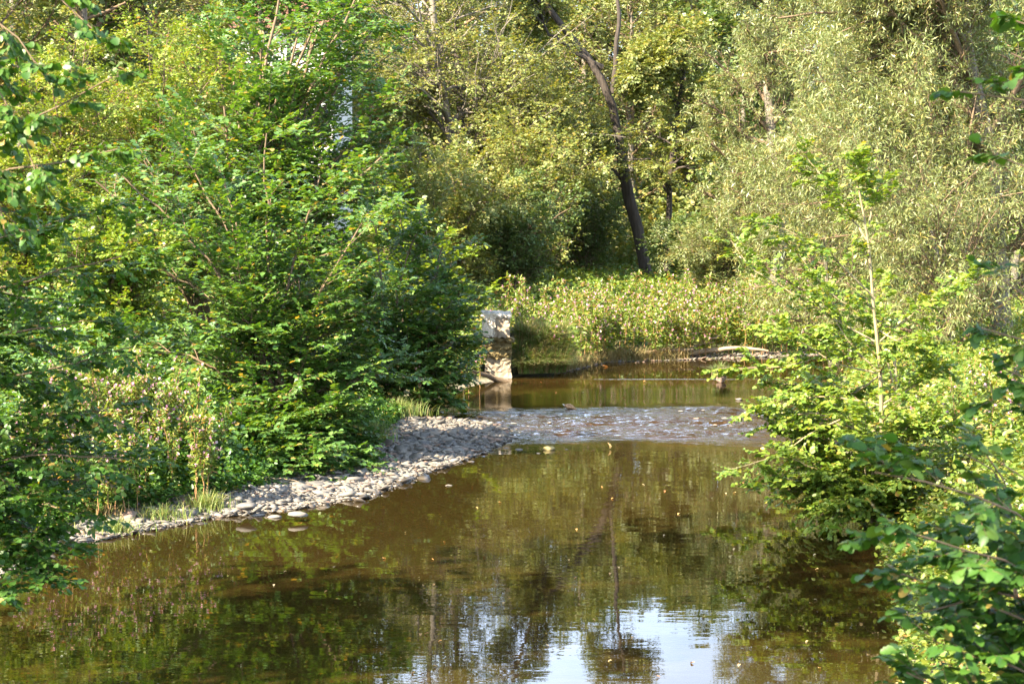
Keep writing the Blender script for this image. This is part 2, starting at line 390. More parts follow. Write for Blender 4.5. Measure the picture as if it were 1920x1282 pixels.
# water
xs = np.concatenate([np.arange(-7, 8.6, .05), np.arange(9, 40, 1.0)])
ys = np.concatenate([np.arange(-15, 32.6, .25), np.arange(32.6, 41, .034), np.arange(41, 45.5, .09), [45.50, 45.53, 45.56, 45.59, 45.62, 45.7], np.arange(46, 62, .5)])
gx, gy = np.meshgrid(xs, ys)
sm = lambda a: a * a * (3 - 2 * a)
z = .11 * sm(np.clip((gy - 40.6) / 4.7, 0, 1)) + np.interp(gy, [45.45, 45.56, 45.62, 60], [0, .016, .014, .014])
tongue = 33.5 + .9 * np.sin((gx - 1.2) * 1.1) * .5 + fbm(gx * .9, gy * .2, 3, 9) * 1.4 - .10 * gx
amp = sm(np.clip((gy - tongue) / 2.2, 0, 1)) * sm(np.clip((41.0 - gy - fbm(gx * .5, gy * .5, 2, 3) * 2.4) / 2.2, 0, 1))
amp *= .65 + .6 * sm(np.clip(.6 + 2.0 * fbm(gx * .35, gy * 1.1, 3, 31) * 2, 0, 1))
amp *= sm(np.clip((gx + 2.6) / 1.5, 0, 1))
wv = (fbm(gx * 1.7, gy * 3.8, 2, 21) + .42 * fbm(gx * 4.8, gy * 9.0, 2, 22)) * .15
z = z + wv * amp
V = np.stack([gx, gy, z], -1).reshape(-1, 3)
m, n, N, L = newmat('river_water')
tc = N.new('ShaderNodeTexCoord')
def noise(sc, scale, det=2):
    mp = N.new('ShaderNodeMapping'); mp.inputs['Scale'].default_value = sc; L.new(tc.outputs['Object'], mp.inputs[0])
    q = N.new('ShaderNodeTexNoise'); q.inputs['Scale'].default_value = scale; q.inputs['Detail'].default_value = det; L.new(mp.outputs[0], q.inputs[0]); return q.outputs[0]
b1 = N.new('ShaderNodeBump'); b1.inputs['Strength'].default_value = 1; b1.inputs['Distance'].default_value = .0014
L.new(noise((.55, 1.5, 1), 1.7, 3), b1.inputs['Height'])
b2 = N.new('ShaderNodeBump'); b2.inputs['Strength'].default_value = 1; L.new(b1.outputs[0], b2.inputs['Normal'])
b2.inputs['Distance'].default_value = .045
mm = N.new('ShaderNodeMath'); mm.operation = 'MULTIPLY'; L.new(noise((.6, 1.5, 1), 9, 3), mm.inputs[0])
aa = N.new('ShaderNodeAttribute'); aa.attribute_name = 'riffle'; L.new(aa.outputs['Fac'], mm.inputs[1]); L.new(mm.outputs[0], b2.inputs['Height'])
fr = N.new('ShaderNodeFresnel'); fr.inputs[0].default_value = 1.34; L.new(b2.outputs[0], fr.inputs['Normal'])
gl = N.new('ShaderNodeBsdfGlossy'); gl.inputs['Roughness'].default_value = .0; L.new(b2.outputs[0], gl.inputs['Normal'])
tr = N.new('ShaderNodeBsdfTransparent'); tr.inputs[0].default_value = (.74, .52, .27, 1)
di = N.new('ShaderNodeBsdfDiffuse'); di.inputs[0].default_value = (.050, .033, .009, 1)
mx = N.new('ShaderNodeMixShader'); mx.inputs[0].default_value = .4; L.new(tr.outputs[0], mx.inputs[1]); L.new(di.outputs[0], mx.inputs[2])
m2 = N.new('ShaderNodeMixShader'); L.new(fr.outputs[0], m2.inputs[0]); L.new(mx.outputs[0], m2.inputs[1]); L.new(gl.outputs[0], m2.inputs[2])
o = N.new('ShaderNodeOutputMaterial'); L.new(m2.outputs[0], o.inputs[0])
rif = np.clip(amp, 0, 1) * .9 + .03 * (gy > 33) * (gy < 45.5)
wt = obj('water', mesh_data('water', V, gridq(len(xs), len(ys)), m, smooth=True, vattr={'riffle': rif.ravel()}))
tag(wt, 'brown river with a low weir, a riffle and a still pool', kind='structure')

# ---------------------------------------------------------------- stones
def ico(sub):
    bm = bmesh.new(); bmesh.ops.create_icosphere(bm, subdivisions=sub, radius=1)
    V = np.array([v.co[:] for v in bm.verts]); T = np.array([[v.index for v in f.verts] for f in bm.faces]); bm.free(); return V, T
def rock(sub=2, flat=.45, rough=.25, seed=0):
    V, T = ico(sub); r = np.random.default_rng(seed)
    out = V.copy()
    for _ in range(10):                      # chop facets off, as split slate has
        d = norm(r.normal(0, 1, 3)); c_ = r.uniform(.5, .82); s = out @ d
        out -= np.outer(np.maximum(s - c_, 0), d)
    out *= (1 + rough * .4 * r.normal(0, 1, (len(V), 1)) * .25)
    out *= np.array((r.uniform(.85, 1.3), r.uniform(.65, .95), flat * r.uniform(.8, 1.2)))
    return out, T
rocks1 = [rock(1, f_, .3, i) for i, f_ in enumerate((.15, .25, .2, .35, .17, .3, .22, .45, .2, .32))]
def stone_mass(name, pts, sizes, mats, seed=1, wet=None):
    r = np.random.default_rng(seed); Vs, Ts, mi, o = [], [], [], 0
    var = r.integers(0, len(rocks1), len(pts)); rz = r.uniform(0, 6.28, len(pts)); tx = r.normal(0, .24, (len(pts), 2)); mt = r.choice(3, len(pts), p=[.48, .40, .12][:len(mats)])
    if wet is not None: mt[wet] = 3
    for v in range(len(rocks1)):
        k = np.where(var == v)[0]; RV, RT = rocks1[v]
        c_, s_ = np.cos(rz[k])[:, None], np.sin(rz[k])[:, None]
        W = RV[None] * sizes[k][:, None, None]
        X = W[..., 0] * c_ - W[..., 1] * s_; Y = W[..., 0] * s_ + W[..., 1] * c_; Z = W[..., 2] + X * tx[k, 0:1] + Y * tx[k, 1:2]
        A = np.stack([X, Y, Z], -1) + pts[k][:, None]
        Vs.append(A.reshape(-1, 3)); Ts.append(((np.arange(len(k)) * len(RV))[:, None, None] + RT[None] + o).reshape(-1, 3)); mi.append(np.repeat(mt[k], len(RT))); o += A.size // 3
    me = mesh_data(name, np.concatenate(Vs), np.zeros((0, 4)), mats, T=np.concatenate(Ts), midx=np.concatenate(mi))
    return obj(name, me)
N0 = 58000
X = rng.uniform(-7, .8, N0); Y = 22 + 17 * rng.uniform(0, 1, N0) ** 1.0
dl, dr = land_dist(X, Y); gw = np.interp(Y, *_gw)
k = (dl > -.35 + .25 * rng.uniform(0, 1, N0)) & (dl < gw + .25 + .5 * vnoise(X * 2, Y * 2, 12)) & (Y < 39); k |= (dl > -1.3) & (dl < 0) & (Y < 39) & (rng.uniform(0, 1, N0) < .16); k &= ~((dl < 0) & (dl > -.35) & (rng.uniform(0, 1, N0) < .4))
X, Y = X[k], Y[k]; sz = np.exp(rng.normal(-3.2, .52, len(X))).clip(.014, .17)
Z = ground_z(X, Y) + sz * .12
tag(stone_mass('gravel', np.stack([X, Y, Z], 1), sz, [M_stone, M_stone2, M_redst, M_wetst], wet=land_dist(X, Y)[0] < .07), 'bar of flat pale and grey pebbles along the left waterline', kind='stuff')
X = rng.uniform(1.2, 14, 2500); Y = np.interp(X, *_yb) + rng.uniform(-.25, .9, 2500)
sz = np.exp(rng.normal(-3.0, .4, 2500)).clip(.02, .12)
tag(stone_mass('shore_rubble', np.stack([X, Y, ground_z(X, Y) + sz * .1], 1), sz, [M_stone, M_redst, M_stone2], 3), 'pale stony strip along the far waterline', kind='stuff')

rmesh = {}
def big_stone(name, px, py, wpx, label, mat=M_stone, flat=.45, z=0, seed=0, hpx=None, group=None, cat='stone', sub=2):
    flat *= .8
    p = PG(px, py, z); s = wpx / 2 / F * p[1]
    RV, RT = rock(sub, flat, .35, seed); RV = RV / np.abs(RV[:, 0]).max(); RV = RV + .05 * norm(RV) * fbm(RV[:, 0] * 3 + seed, RV[:, 1] * 3 + RV[:, 2] * 4, 3, seed)[:, None] * 2
    me = mesh_data(name, RV * s, np.zeros((0, 4)), mat, T=RT); o = obj(name, me)
    g = gz(p[0], p[1]); o.location = (p[0], p[1], max(g, z - s * flat * .3) + s * flat * .25 if g > z - .3 else z)
    if g < z: o.location.z = z + s * flat * .15
    o.rotation_euler = (0, 0, random.uniform(-.4, .4)); tag(o, label, cat, group); return o
big_stone('stone', 560, 965, 42, 'big tan boulder on the gravel bar beside the small inlet', M_stone, .5, .08, 3)
big_stone('stone', 435, 962, 30, 'round pale boulder at the left end of the row of white stones', M_stone, .75, .02, 4)
big_stone('stone', 462, 952, 42, 'rough brown boulder behind the round pale one', M_stone2, .5, .12, 5)
big_stone('stone', 484, 966, 34, 'flat white stone right of the round boulder at the water edge', M_stone, .4, .0, 6)
big_stone('stone', 512, 970, 32, 'long white slab lying in the shallow water', M_stone, .35, .0, 7)
big_stone('stone', 447, 938, 20, 'dark round cobble behind the brown boulder', M_stone2, .8, .12, 8)
big_stone('stone', 645, 932, 26, 'small smooth white stone by the grass sprig in the shallows', M_stone, .5, .0, 9)
big_stone('stone', 1029, 843, 25, 'square mossy stone standing in the river at the riffle foot', M_mossy, .75, 0, 10, sub=2)
big_stone('stone', 1036, 825, 15, 'little white stone just behind the square mossy stone', M_stone, .45, 0, 11)
big_stone('stone', 1386, 749, 15, 'single pale stone in the smooth water under the weir', M_stone, .45, .02, 12)
big_stone('stone', 842, 910, 16, 'small pale stone alone in the still brown pool', M_stone, .4, 0, 13)
big_stone('stone', 905, 783, 26, 'dark wet slab at the tip of the gravel bar', M_stone2, .4, .0, 14)
r_ = random.Random(3)
for i in range(26):       # scattered stones in the riffle
    if i < 16: x, y, mt = r_.gauss(1345, 55), r_.uniform(764, 800), r_.choice([M_redst, M_stone])
    elif i < 27: x, y, mt = r_.uniform(905, 1110), r_.uniform(790, 850), M_stone
    else: x, y, mt = r_.uniform(930, 1420), r_.uniform(800, 850), r_.choice([M_stone, M_redst])
    lab = 'small reddish stone breaking the riffle near the right bank' if i < 16 else 'small pale stone in the riffle off the gravel bar' if i < 27 else 'little stone wetted by the lower riffle'
    big_stone('stone', x, y, r_.uniform(7, 15), lab, mt, .35, 0, 20 + i, sub=2, group='small stones in the riffle')

# ---------------------------------------------------------------- concrete abutment
def box_bm(bm, x0, x1, y0, y1, z0, z1):
    vs = [bm.verts.new(p) for p in ((x0, y0, z0), (x1, y0, z0), (x1, y1, z0), (x0, y1, z0), (x0, y0, z1), (x1, y0, z1), (x1, y1, z1), (x0, y1, z1))]
    for f in ((0, 1, 2, 3), (4, 7, 6, 5), (0, 4, 5, 1), (1, 5, 6, 2), (2, 6, 7, 3), (3, 7, 4, 0)): bm.faces.new([vs[i] for i in f])
def rough_block(name, x0, x1, y0, y1, z0, z1, mat, parent, cuts=5, j=.012, seed=0, top=0.0):
    bm = bmesh.new(); box_bm(bm, x0, x1, y0, y1, z0, z1)
    bmesh.ops.subdivide_edges(bm, edges=bm.edges[:], cuts=cuts, use_grid_fill=True)
    r = random.Random(seed)
    for v in bm.verts:
        v.co += Vector((r.gauss(0, j), r.gauss(0, j), r.gauss(0, j)))
        if top and v.co.z > z1 - .05: v.co.z += r.uniform(-top, top * .4)
    bmesh.ops.recalc_face_normals(bm, faces=bm.faces[:])
    me = bpy.data.meshes.new(name); bm.to_mesh(me); bm.free(); me.materials.append(mat)
    return obj(name, me, parent)
M_conc = solid('weathered_concrete', (.13, .095, .06), (.42, .34, .25), 4.5, .9, .4, (1, 1, .5))
M_lime = solid('pale_lime_crust', (.44, .38, .31), (.74, .66, .56), 9, .9, .6)
M_moss = solid('brown_moss', (.06, .045, .015), (.17, .125, .05), 10, .95, .9)
pb = P(935, 712, 45.9)
ab = empty('abutment', (pb[0], 45.9, .0), 'weathered concrete weir abutment with a white crumbling top and mossy ledge', 'abutment')
for _k, (_z0, _z1) in enumerate(((-.5, .27), (.285, .62), (.635, .98))):
    rough_block('wall_course', -.32 + .012 * (_k % 2), .29 - .01 * (_k % 2), -.15 + .008 * _k, 1.6, _z0, _z1, M_conc, ab, 6, .010, 11 + _k)
rough_block('joint', -.30, .27, -.10, 1.5, -.5, .97, M_moss, ab, 0, 0, 15)
rough_block('moss_ledge', -.44, .34, -.24, 1.6, .98, 1.06, M_moss, ab, 7, .02, 2, .03)
rough_block('upper_wall', -.33, .25, -.12, 1.5, 1.06, 1.52, M_conc, ab, 6, .012, 3)
rough_block('lime_cap', -.40, .27, -.16, 1.5, 1.52, 1.60, M_lime, ab, 8, .016, 4, .03)
rough_block('lime_edge', -.36, -.10, -.16, -.11, 1.1, 1.53, M_lime, ab, 5, .02, 5)
rough_block('moss_drips', -.30, .27, -.185, -.14, .62, .985, M_moss, ab, 6, .03, 6)
rough_block('footing', -.42, .24, -.3, 1.2, -.5, .12, M_stone2, ab, 6, .03, 7, .05)
# weir sill
M_sill = solid('wet_sill', (.07, .05, .03), (.14, .10, .06), 6, .5, .2)
ws = rough_block('weir_sill', -.2, 8.5, 45.52, 45.9, -.4, .104, M_sill, None, 3, .002, 8)
tag(ws, 'low straight weir sill just under the water, across the river', 'weir')

# ---------------------------------------------------------------- house glimpsed behind the trees
M_wall = solid('white_render', (.72, .70, .66), (.80, .78, .74), 3, .9, .1)
M_roof = solid('roof_tile', (.16, .07, .05), (.24, .11, .07), 8, .8, .4)
M_glass = solid('dark_window', (.03, .035, .04), (.05, .055, .06), 2, .1, 0)
hb = P(585, 300, 66); hz = gz(hb[0], 66)
hs = empty('house', (hb[0], 66, hz), 'white rendered house showing in small gaps through the tall green trees', 'house')
rough_block('wall', -2.3, .7, 0, 8, -.8, 8.0, M_wall, hs, 2, .001, 1)
bm = bmesh.new()
v = [bm.verts.new(p) for p in ((-2.7, -.4, 7.9), (1.1, -.4, 7.9), (-.8, -.4, 9.9), (-2.7, 8.4, 7.9), (1.1, 8.4, 7.9), (-.8, 8.4, 9.9))]
for f in ((0, 1, 2), (3, 5, 4), (0, 2, 5, 3), (2, 1, 4, 5), (0, 3, 4, 1)): bm.faces.new([v[i] for i in f])
me = bpy.data.meshes.new('roof'); bm.to_mesh(me); bm.free(); me.materials.append(M_roof); obj('roof', me, hs)
for wx, wz in ((-1.9, 1.2), (-1.9, 4.1), (-.35, 1.2), (-.35, 4.1)): rough_block('window', wx, wx + .8, -.04, .02, wz, wz + 1.1, M_glass, hs, 0, 0)

# ---------------------------------------------------------------- duck and floating bits
M_duck = solid('duck_feather', (.24, .12, .05), (.62, .38, .20), 30, .7, .2)
M_duckw = solid('white_feather', (.7, .66, .6), (.85, .8, .75), 10, .7, .1)
def ellip(segs, name, mat, parent=None, sub=3):
    bm = bmesh.new()
    for c_, s_, ry in segs:
        bmesh.ops.create_icosphere(bm, subdivisions=sub, radius=1, matrix=Matrix.Translation(c_) @ Matrix.Rotation(ry, 4, 'Y') @ Matrix.Diagonal((*s_, 1)))
    me = bpy.data.meshes.new(name); bm.to_mesh(me); bm.free(); me.materials.append(mat)
    for p_ in me.polygons: p_.use_smooth = True
    return obj(name, me, parent)
def body_mesh(name, prof, mat, parent=None, k=14):
    """one lofted body: prof = (x, z centre, half width, half height)"""
    prof = np.array(prof, float); xs_ = np.linspace(0, 1, 22); t = np.linspace(0, 1, len(prof)); pr = np.stack([np.interp(xs_, t, prof[:, i]) for i in range(4)], 1)
    a = np.arange(k) * 2 * math.pi / k
    V = np.stack([np.repeat(pr[:, 0], k), (pr[:, 2:3] * np.cos(a)).ravel(), (pr[:, 1:2] + pr[:, 3:4] * np.sin(a)).ravel()], 1)
    i = (np.arange(21) * k)[:, None]; j = np.arange(k)[None]; jn = (j + 1) % k
    Q = np.stack([i + j, i + k + j, i + k + jn, i + jn], -1).reshape(-1, 4)
    return obj(name, mesh_data(name, V, Q, mat, smooth=True), parent)
dp = PG(1068, 767)
dk = empty('duck', (dp[0], dp[1], .0), 'brown duck with a white tail dabbling in the riffle, head down', 'duck')
body_mesh('body', [(-.12, .085, .004, .004), (-.10, .075, .03, .02), (-.06, .055, .05, .04), (0, .05, .062, .05), (.06, .04, .055, .045), (.10, .015, .03, .03), (.135, -.01, .022, .022), (.15, -.04, .006, .006)], M_duck, dk)
body_mesh('tail', [(-.145, .105, .006, .003), (-.13, .095, .030, .010), (-.108, .08, .030, .018), (-.09, .07, .01, .01)], M_duckw, dk)
body_mesh('wing', [(-.09, .092, .004, .003), (-.04, .095, .045, .014), (.02, .09, .05, .016), (.06, .07, .02, .01)], M_duck, dk)

M_fall = leafmat('fallen_leaf', [(0, G(.42, .16, .06)), (.5, G(.60, .36, .12)), (1, G(.62, .52, .30))], .3, (1, .9, .6), .05, .4)
def fallen(px, py, size, label, name='floating_leaf', up=False, group=None):
    p = PG(px, py, .0); tv, tq = lf_near(.36); V = tv * size; V[:, 2] *= 2.0
    if up: V = np.stack([V[:, 2] * 1.5, V[:, 1] * .6, V[:, 0]], 1)
    z0 = 0.13 if p[1] > 45.5 else .11 * float(sm(np.clip((p[1] - 40.6) / 4.7, 0, 1)))
    if p[1] > 45.5: p = PG(px, py, .136)
    o = obj(name, mesh_data(name, V, tq, M_fall, rnd=np.full(len(tq), random.random())), None, (p[0], p[1], z0 + .012)); o.rotation_euler = (0, 0, random.uniform(0, 6))
    tag(o, label, 'leaf', group); return o
fallen(1143, 842, .10, 'curled orange leaf standing upright at the foot of the riffle', up=True)
fallen(974, 1149, .055, 'single yellow leaf floating on the dark pool reflection')
fallen(718, 1048, .05, 'pale narrow leaf floating in front of the gravel bar')
fallen(1130, 687, .16, 'tan leaf resting on the weir line')
for i in range(60):
    fallen(random.uniform(500, 1560), random.uniform(900, 1270), random.uniform(.03, .045), 'tiny fallen leaf drifting on the still pool', group='drifting leaf specks')
for i in range(9):
    fallen(random.uniform(1000, 1300), random.uniform(712, 760), random.uniform(.04, .06), 'tiny pale leaf drifting below the weir', group='drifting leaf specks below the weir')

# ---------------------------------------------------------------- trees and shrubs
def tline(pts, D, k=12, wob=.0):
    return stem_path([P(x, y, D if not hasattr(D, '__len__') else D[i]) for i, (x, y) in enumerate(pts)], k, wob)
prof_round = lambda t: np.sin(np.pi * np.clip(t * .85 + .12, 0, 1)) * .9 + .15

def bigtree(name, label, trunk, r0, lmat, leaf, w, L=(3.6, 1.3, .6), n=(22, 9, 6), nl=8, bark=M_bark, up=.1, planar=0., droop=.08, t0=.25, cat='tree', group=None, extra=[], spread=1.0, tm=lf_far, keep=None, twig=None, tilt=.5, prof=prof_round, flat=True, twigup=0, jit=.35, bias=None):
    b = np.array(trunk[0], float); b[2] = gz(b[0], b[1]) - .1
    st = [stem_path([b] + list(trunk[1:]), 14, .03)] + [stem_path(e, 14, .03) for e in extra]
    rr = [r0] + [r0 * .45] * len(extra)
    return plant(name, label, cat, b, st, rr, [dict(n=n[0], t0=t0, t1=.99, L=L[0], spread=spread, up=up, planar=planar, droop=droop, prof=prof, k=6, wob=.14, jit=jit, bias=bias),
           dict(n=n[1], t0=.15, t1=1, L=L[1], spread=.8, planar=planar, droop=droop, k=5, up=twigup), dict(n=n[2], t0=.15, t1=1, L=L[2], spread=.75, planar=planar * .9, droop=droop, k=4, up=twigup)],
           dict(n=nl, size=leaf, tmpl=tm(w), tilt=tilt, flat=flat, t0=.05), bark, twig or M_twig, lmat, group, keep=keep)


# the big hornbeam thicket on the left bank: several arching shrubs
def arch_shrub(name, label, base, tips, D, lmat=M_horn, leaf=.088, r0=.035, n1=12, n2=10, nl=14, L1=1.3, L2=.62, cat='shrub', w=.40, tm=lf_mid, bark=M_twig, group=None, bow=.25, flatp=.8, up=.12, t0=.2):
    b = P(*base, D) if len(base) == 2 else np.array(base)
    b[2] = gz(b[0], b[1]) - .05
    st = []
    for i, tp in enumerate(tips):
        e = P(tp[0], tp[1], tp[2] if len(tp) > 2 else D + random.uniform(-.8, .8)); s = b + np.array((random.uniform(-.35, .35), random.uniform(-.3, .3), 0))
        mid = s * .5 + e * .5; mid[2] += bow * np.linalg.norm(e - s) * .45; mid[:2] = s[:2] * .62 + e[:2] * .38
        q1 = s * .6 + mid * .4; q1[2] += .05
        st.append(stem_path([s, mid, e], 14, .03))
    lv = [dict(n=n1, t0=t0, t1=.97, L=L1, spread=.85, up=up, bias=(.22, 0, .12), planar=flatp, droop=.10, k=6, wob=.08),
          dict(n=n2, t0=.15, t1=1, L=L2, spread=.8, up=.04, planar=.85, droop=.10, k=4, wob=.08)]
    return plant(name, label, cat, b, st, [r0] * len(st), lv, dict(n=nl, size=leaf, tmpl=tm(w), t0=.06, tilt=.28, droop=.1), bark, M_twig, lmat, group, ('stem', 'branches', 'foliage'),
                 extra_leaf=[(0, dict(n=nl, size=leaf, tmpl=tm(w), t0=.3, tilt=.28, droop=.1))])

arch_shrub('hornbeam_shrub', 'large green hornbeam shrub arching over the gravel bar, middle of the left bank', (520, 860), [
    (230, 330), (330, 260), (420, 330), (500, 250), (600, 330), (690, 400), (300, 500), (430, 480), (560, 520), (700, 560), (250, 640), (400, 680), (620, 680), (720, 700), (500, 790), (610, 800), (460, 600), (340, 800), (560, 860), (430, 860), (400, 885, 30), (470, 900, 30), (540, 885, 30.2), (600, 872, 30.6), (650, 850, 31), (360, 860, 30), (520, 850, 30.2), (450, 830, 30), (430, 908, 28.8), (500, 915, 29), (560, 903, 29.2), (385, 905, 28.6), (620, 888, 29.8), (470, 880, 28.9), (540, 870, 29.3)], 31.5, nl=13, n1=12)
arch_shrub('hornbeam_shrub', 'dark green hornbeam shrub hanging low over the water left of the abutment', (740, 770), [
    (620, 420), (700, 330), (790, 400), (830, 460), (850, 560), (850, 640), (760, 560), (680, 620), (815, 705), (845, 690), (780, 740), (680, 740), (840, 600), (740, 660), (640, 560)], 39, M_horn, L1=1.25, L2=.6, n1=12)
arch_shrub('hornbeam_shrub', 'tall upright hornbeam behind the others with branches reaching to the top of the view', (450, 800), [
    (360, 230), (440, 130), (490, 90), (560, 60), (640, 130), (700, 200), (720, 290), (620, 240), (520, 180), (420, 200), (270, 300), (180, 340), (560, 330), (660, 330), (380, 300), (150, 420), (640, -80), (540, -90), (695, 60), (670, -10), (600, 20)], 37, M_horn, leaf=.10, L1=1.9, L2=.85, n1=12, r0=.06)
arch_shrub('hazel_bush', 'yellow-green bush glowing in the sun behind the dark hornbeam, above the abutment', (800, 640), [
    (680, 380), (740, 370), (800, 430), (850, 480), (780, 500), (870, 540), (900, 560), (700, 440)], 46, M_elm, leaf=.11, L1=1.2, n1=10, n2=9, nl=11)

b = P(540, 560, 57); b[2] = gz(b[0], b[1])
bigtree('hornbeam_tree', 'tall dark green hornbeam tree in front of the white house', [b, P(545, 200, 57), P(540, 0, 57), P(555, -160, 57)], .11, M_horn, .11, .4, L=(2.9, 1.1, .55), n=(46, 9, 7), nl=11, planar=.6, up=.05, t0=.05, bark=M_bark)
b = P(475, 560, 55); b[2] = gz(b[0], b[1])
bigtree('hornbeam_tree', 'green hornbeam tree with a leafy top, left of the one before the white house', [b, P(478, 200, 55), P(490, 0, 55), P(490, -140, 55)], .10, M_horn, .11, .4, L=(2.4, 1.0, .5), n=(40, 9, 7), nl=10, planar=.6, up=.05, t0=.1, bark=M_bark)
# right mid shrub
def rstem(pts, D, k=14): return tline(pts, D, k, .008)
b = P(1640, 965, 24.6); b[2] = gz(b[0], b[1]) - .05
tops = [[(1655, 900), (1652, 720), (1650, 650), (1632, 560), (1636, 470), (1615, 390), (1600, 300)],
        [(1640, 560), (1560, 480), (1480, 430), (1405, 415)], [(1625, 450), (1570, 370), (1510, 292)], [(1630, 420), (1640, 360), (1610, 310)],
        [(1650, 640), (1720, 580), (1800, 525), (1830, 520)], [(1640, 760), (1540, 800), (1450, 860), (1368, 880)], [(1650, 760), (1550, 740), (1460, 755), (1405, 770)],
        [(1650, 800), (1560, 860), (1500, 900), (1470, 930)], [(1645, 700), (1560, 680), (1500, 640), (1440, 600)], [(1640, 640), (1550, 590), (1470, 540), (1400, 500), (1370, 450)],
        [(1650, 760), (1720, 720), (1760, 690)], [(1650, 840), (1700, 800), (1770, 800)], [(1645, 850), (1600, 800), (1520, 770), (1440, 790)], [(1640, 880), (1580, 860), (1540, 900), (1520, 960)],
        [(1650, 620), (1700, 650), (1745, 640)], [(1655, 700), (1600, 740), (1530, 720)], [(1640, 900), (1590, 940), (1560, 970)], [(1640, 840), (1680, 880), (1700, 940)], [(1650, 700), (1590, 640), (1540, 560)], [(1650, 800), (1610, 830), (1560, 800), (1480, 810)]]
st = []
for i, t_ in enumerate(tops):
    D = 24.6 + (0 if i == 0 else random.uniform(-.5, .5)); ds = np.linspace(24.6, D, len(t_))
    if i == 0: t_ = [(1642, 985)] + t_; ds = [24.6] * len(t_)
    st.append(stem_path([P(x, y, d) for (x, y), d in zip(t_, ds)], 14, .006 if i else 0.0))
st[0][0] = b
st_extra = []
for i in range(26):                         # short low shoots that fill the skirt of the bush
    a = random.uniform(0, 6.28); e = b + np.array((math.cos(a) * random.uniform(.4, 1.2) - .3, math.sin(a) * .7, random.uniform(.25, 1.7)))
    st_extra.append(stem_path([b + np.array((0, 0, .1)), b * .5 + e * .5 + np.array((0, 0, .25)), e], 14, .01))
plant('elm_sapling', 'bright yellow-green young elm leaning over the right waterline, with a pale bare stem', 'sapling', b, st + st_extra, [.034] + [.013] * (len(st) - 1) + [.014] * 26,
      [dict(n=16, t0=.15, t1=1, L=.46, spread=.8, up=.1, planar=.7, droop=.1, k=5), dict(n=5, t0=.2, t1=1, L=.22, spread=.8, planar=.8, k=4, droop=.08)],
      dict(n=9, size=.06, tmpl=lf_mid(.42), t0=.05, tilt=.4), M_barkp, M_twig, M_elm, extra_leaf=[(0, dict(n=11, size=.058, tmpl=lf_mid(.4), tilt=.4))])
# low branch with round leaves over the weir pool
b2 = P(1560, 700, 33); b2 = np.array((b2[0] + 1.2, 33.5, gz(b2[0] + 1.2, 33.5)))
st = [stem_path([b2, b2 + np.array((-.3, 0, 1.2)), P(1490, 688, 33), P(1420, 692, 33), P(1345, 690, 32.5)], 14), stem_path([b2, b2 + np.array((-.1, 0, 1.0)), P(1540, 640, 33), P(1450, 620, 33)], 14),
      stem_path([b2, b2 + np.array((-.1, 0, 1.3)), P(1560, 560, 33.4), P(1500, 480, 33.6)], 14), stem_path([b2, b2 + np.array((-.1, 0, 1.3)), P(1610, 640, 33.4), P(1640, 540, 34)], 14),
      stem_path([b2, P(1540, 760, 33.2), P(1490, 770, 33)], 14), stem_path([b2, P(1560, 720, 33.2), P(1470, 720, 33)], 14)]
plant('alder_bush', 'light green bush beyond the young elm with one long branch over the weir pool', 'shrub', b2, st, [.02] * 6,
      [dict(n=15, t0=.35, t1=1, L=.5, spread=.8, planar=.7, k=5), dict(n=6, t0=.2, t1=1, L=.28, spread=.8, planar=.7, k=4)], dict(n=7, size=.085, tmpl=lf_mid(.44), tilt=.45), M_barkp, M_twig, M_elm, names=('stem', 'branches', 'foliage'),
      extra_leaf=[(0, dict(n=9, size=.09, tmpl=lf_mid(.44), tilt=.45))])

# foreground shrubs
def fg(name, label, base, paths, lmat, leaf, D, n1=9, L1=.42, nl=6, w=.42, r0=.012, n2=4, L2=.2, cat='shrub', droop=.15, tilt=.35, tm=None):
    b = np.array(base, float); b[2] = gz(b[0], b[1]) - .05; st = []
    for p_ in paths:
        pts = [P(*q) for q in p_]; first = pts[0]; mid = b * .45 + first * .55; mid[2] += .1
        st.append(stem_path([b, mid] + pts, 18, .01))
    return plant(name, label, cat, b, st, [r0] * len(st), [dict(n=n1, t0=.4, t1=1, L=L1, spread=.8, up=.06, planar=.7, k=5, droop=.08), dict(n=n2, t0=.15, t1=1, L=L2, spread=.8, planar=.8, k=4, droop=.08)],
                 dict(n=nl, size=leaf, tmpl=tm or lf_near(w), t0=.1, tilt=tilt, droop=droop), M_twig, M_twig, lmat, names=('stem', 'branches', 'foliage'), extra_leaf=[(0, dict(n=nl + 2, size=leaf, tmpl=tm or lf_near(w), t0=.3, tilt=tilt, droop=droop))])
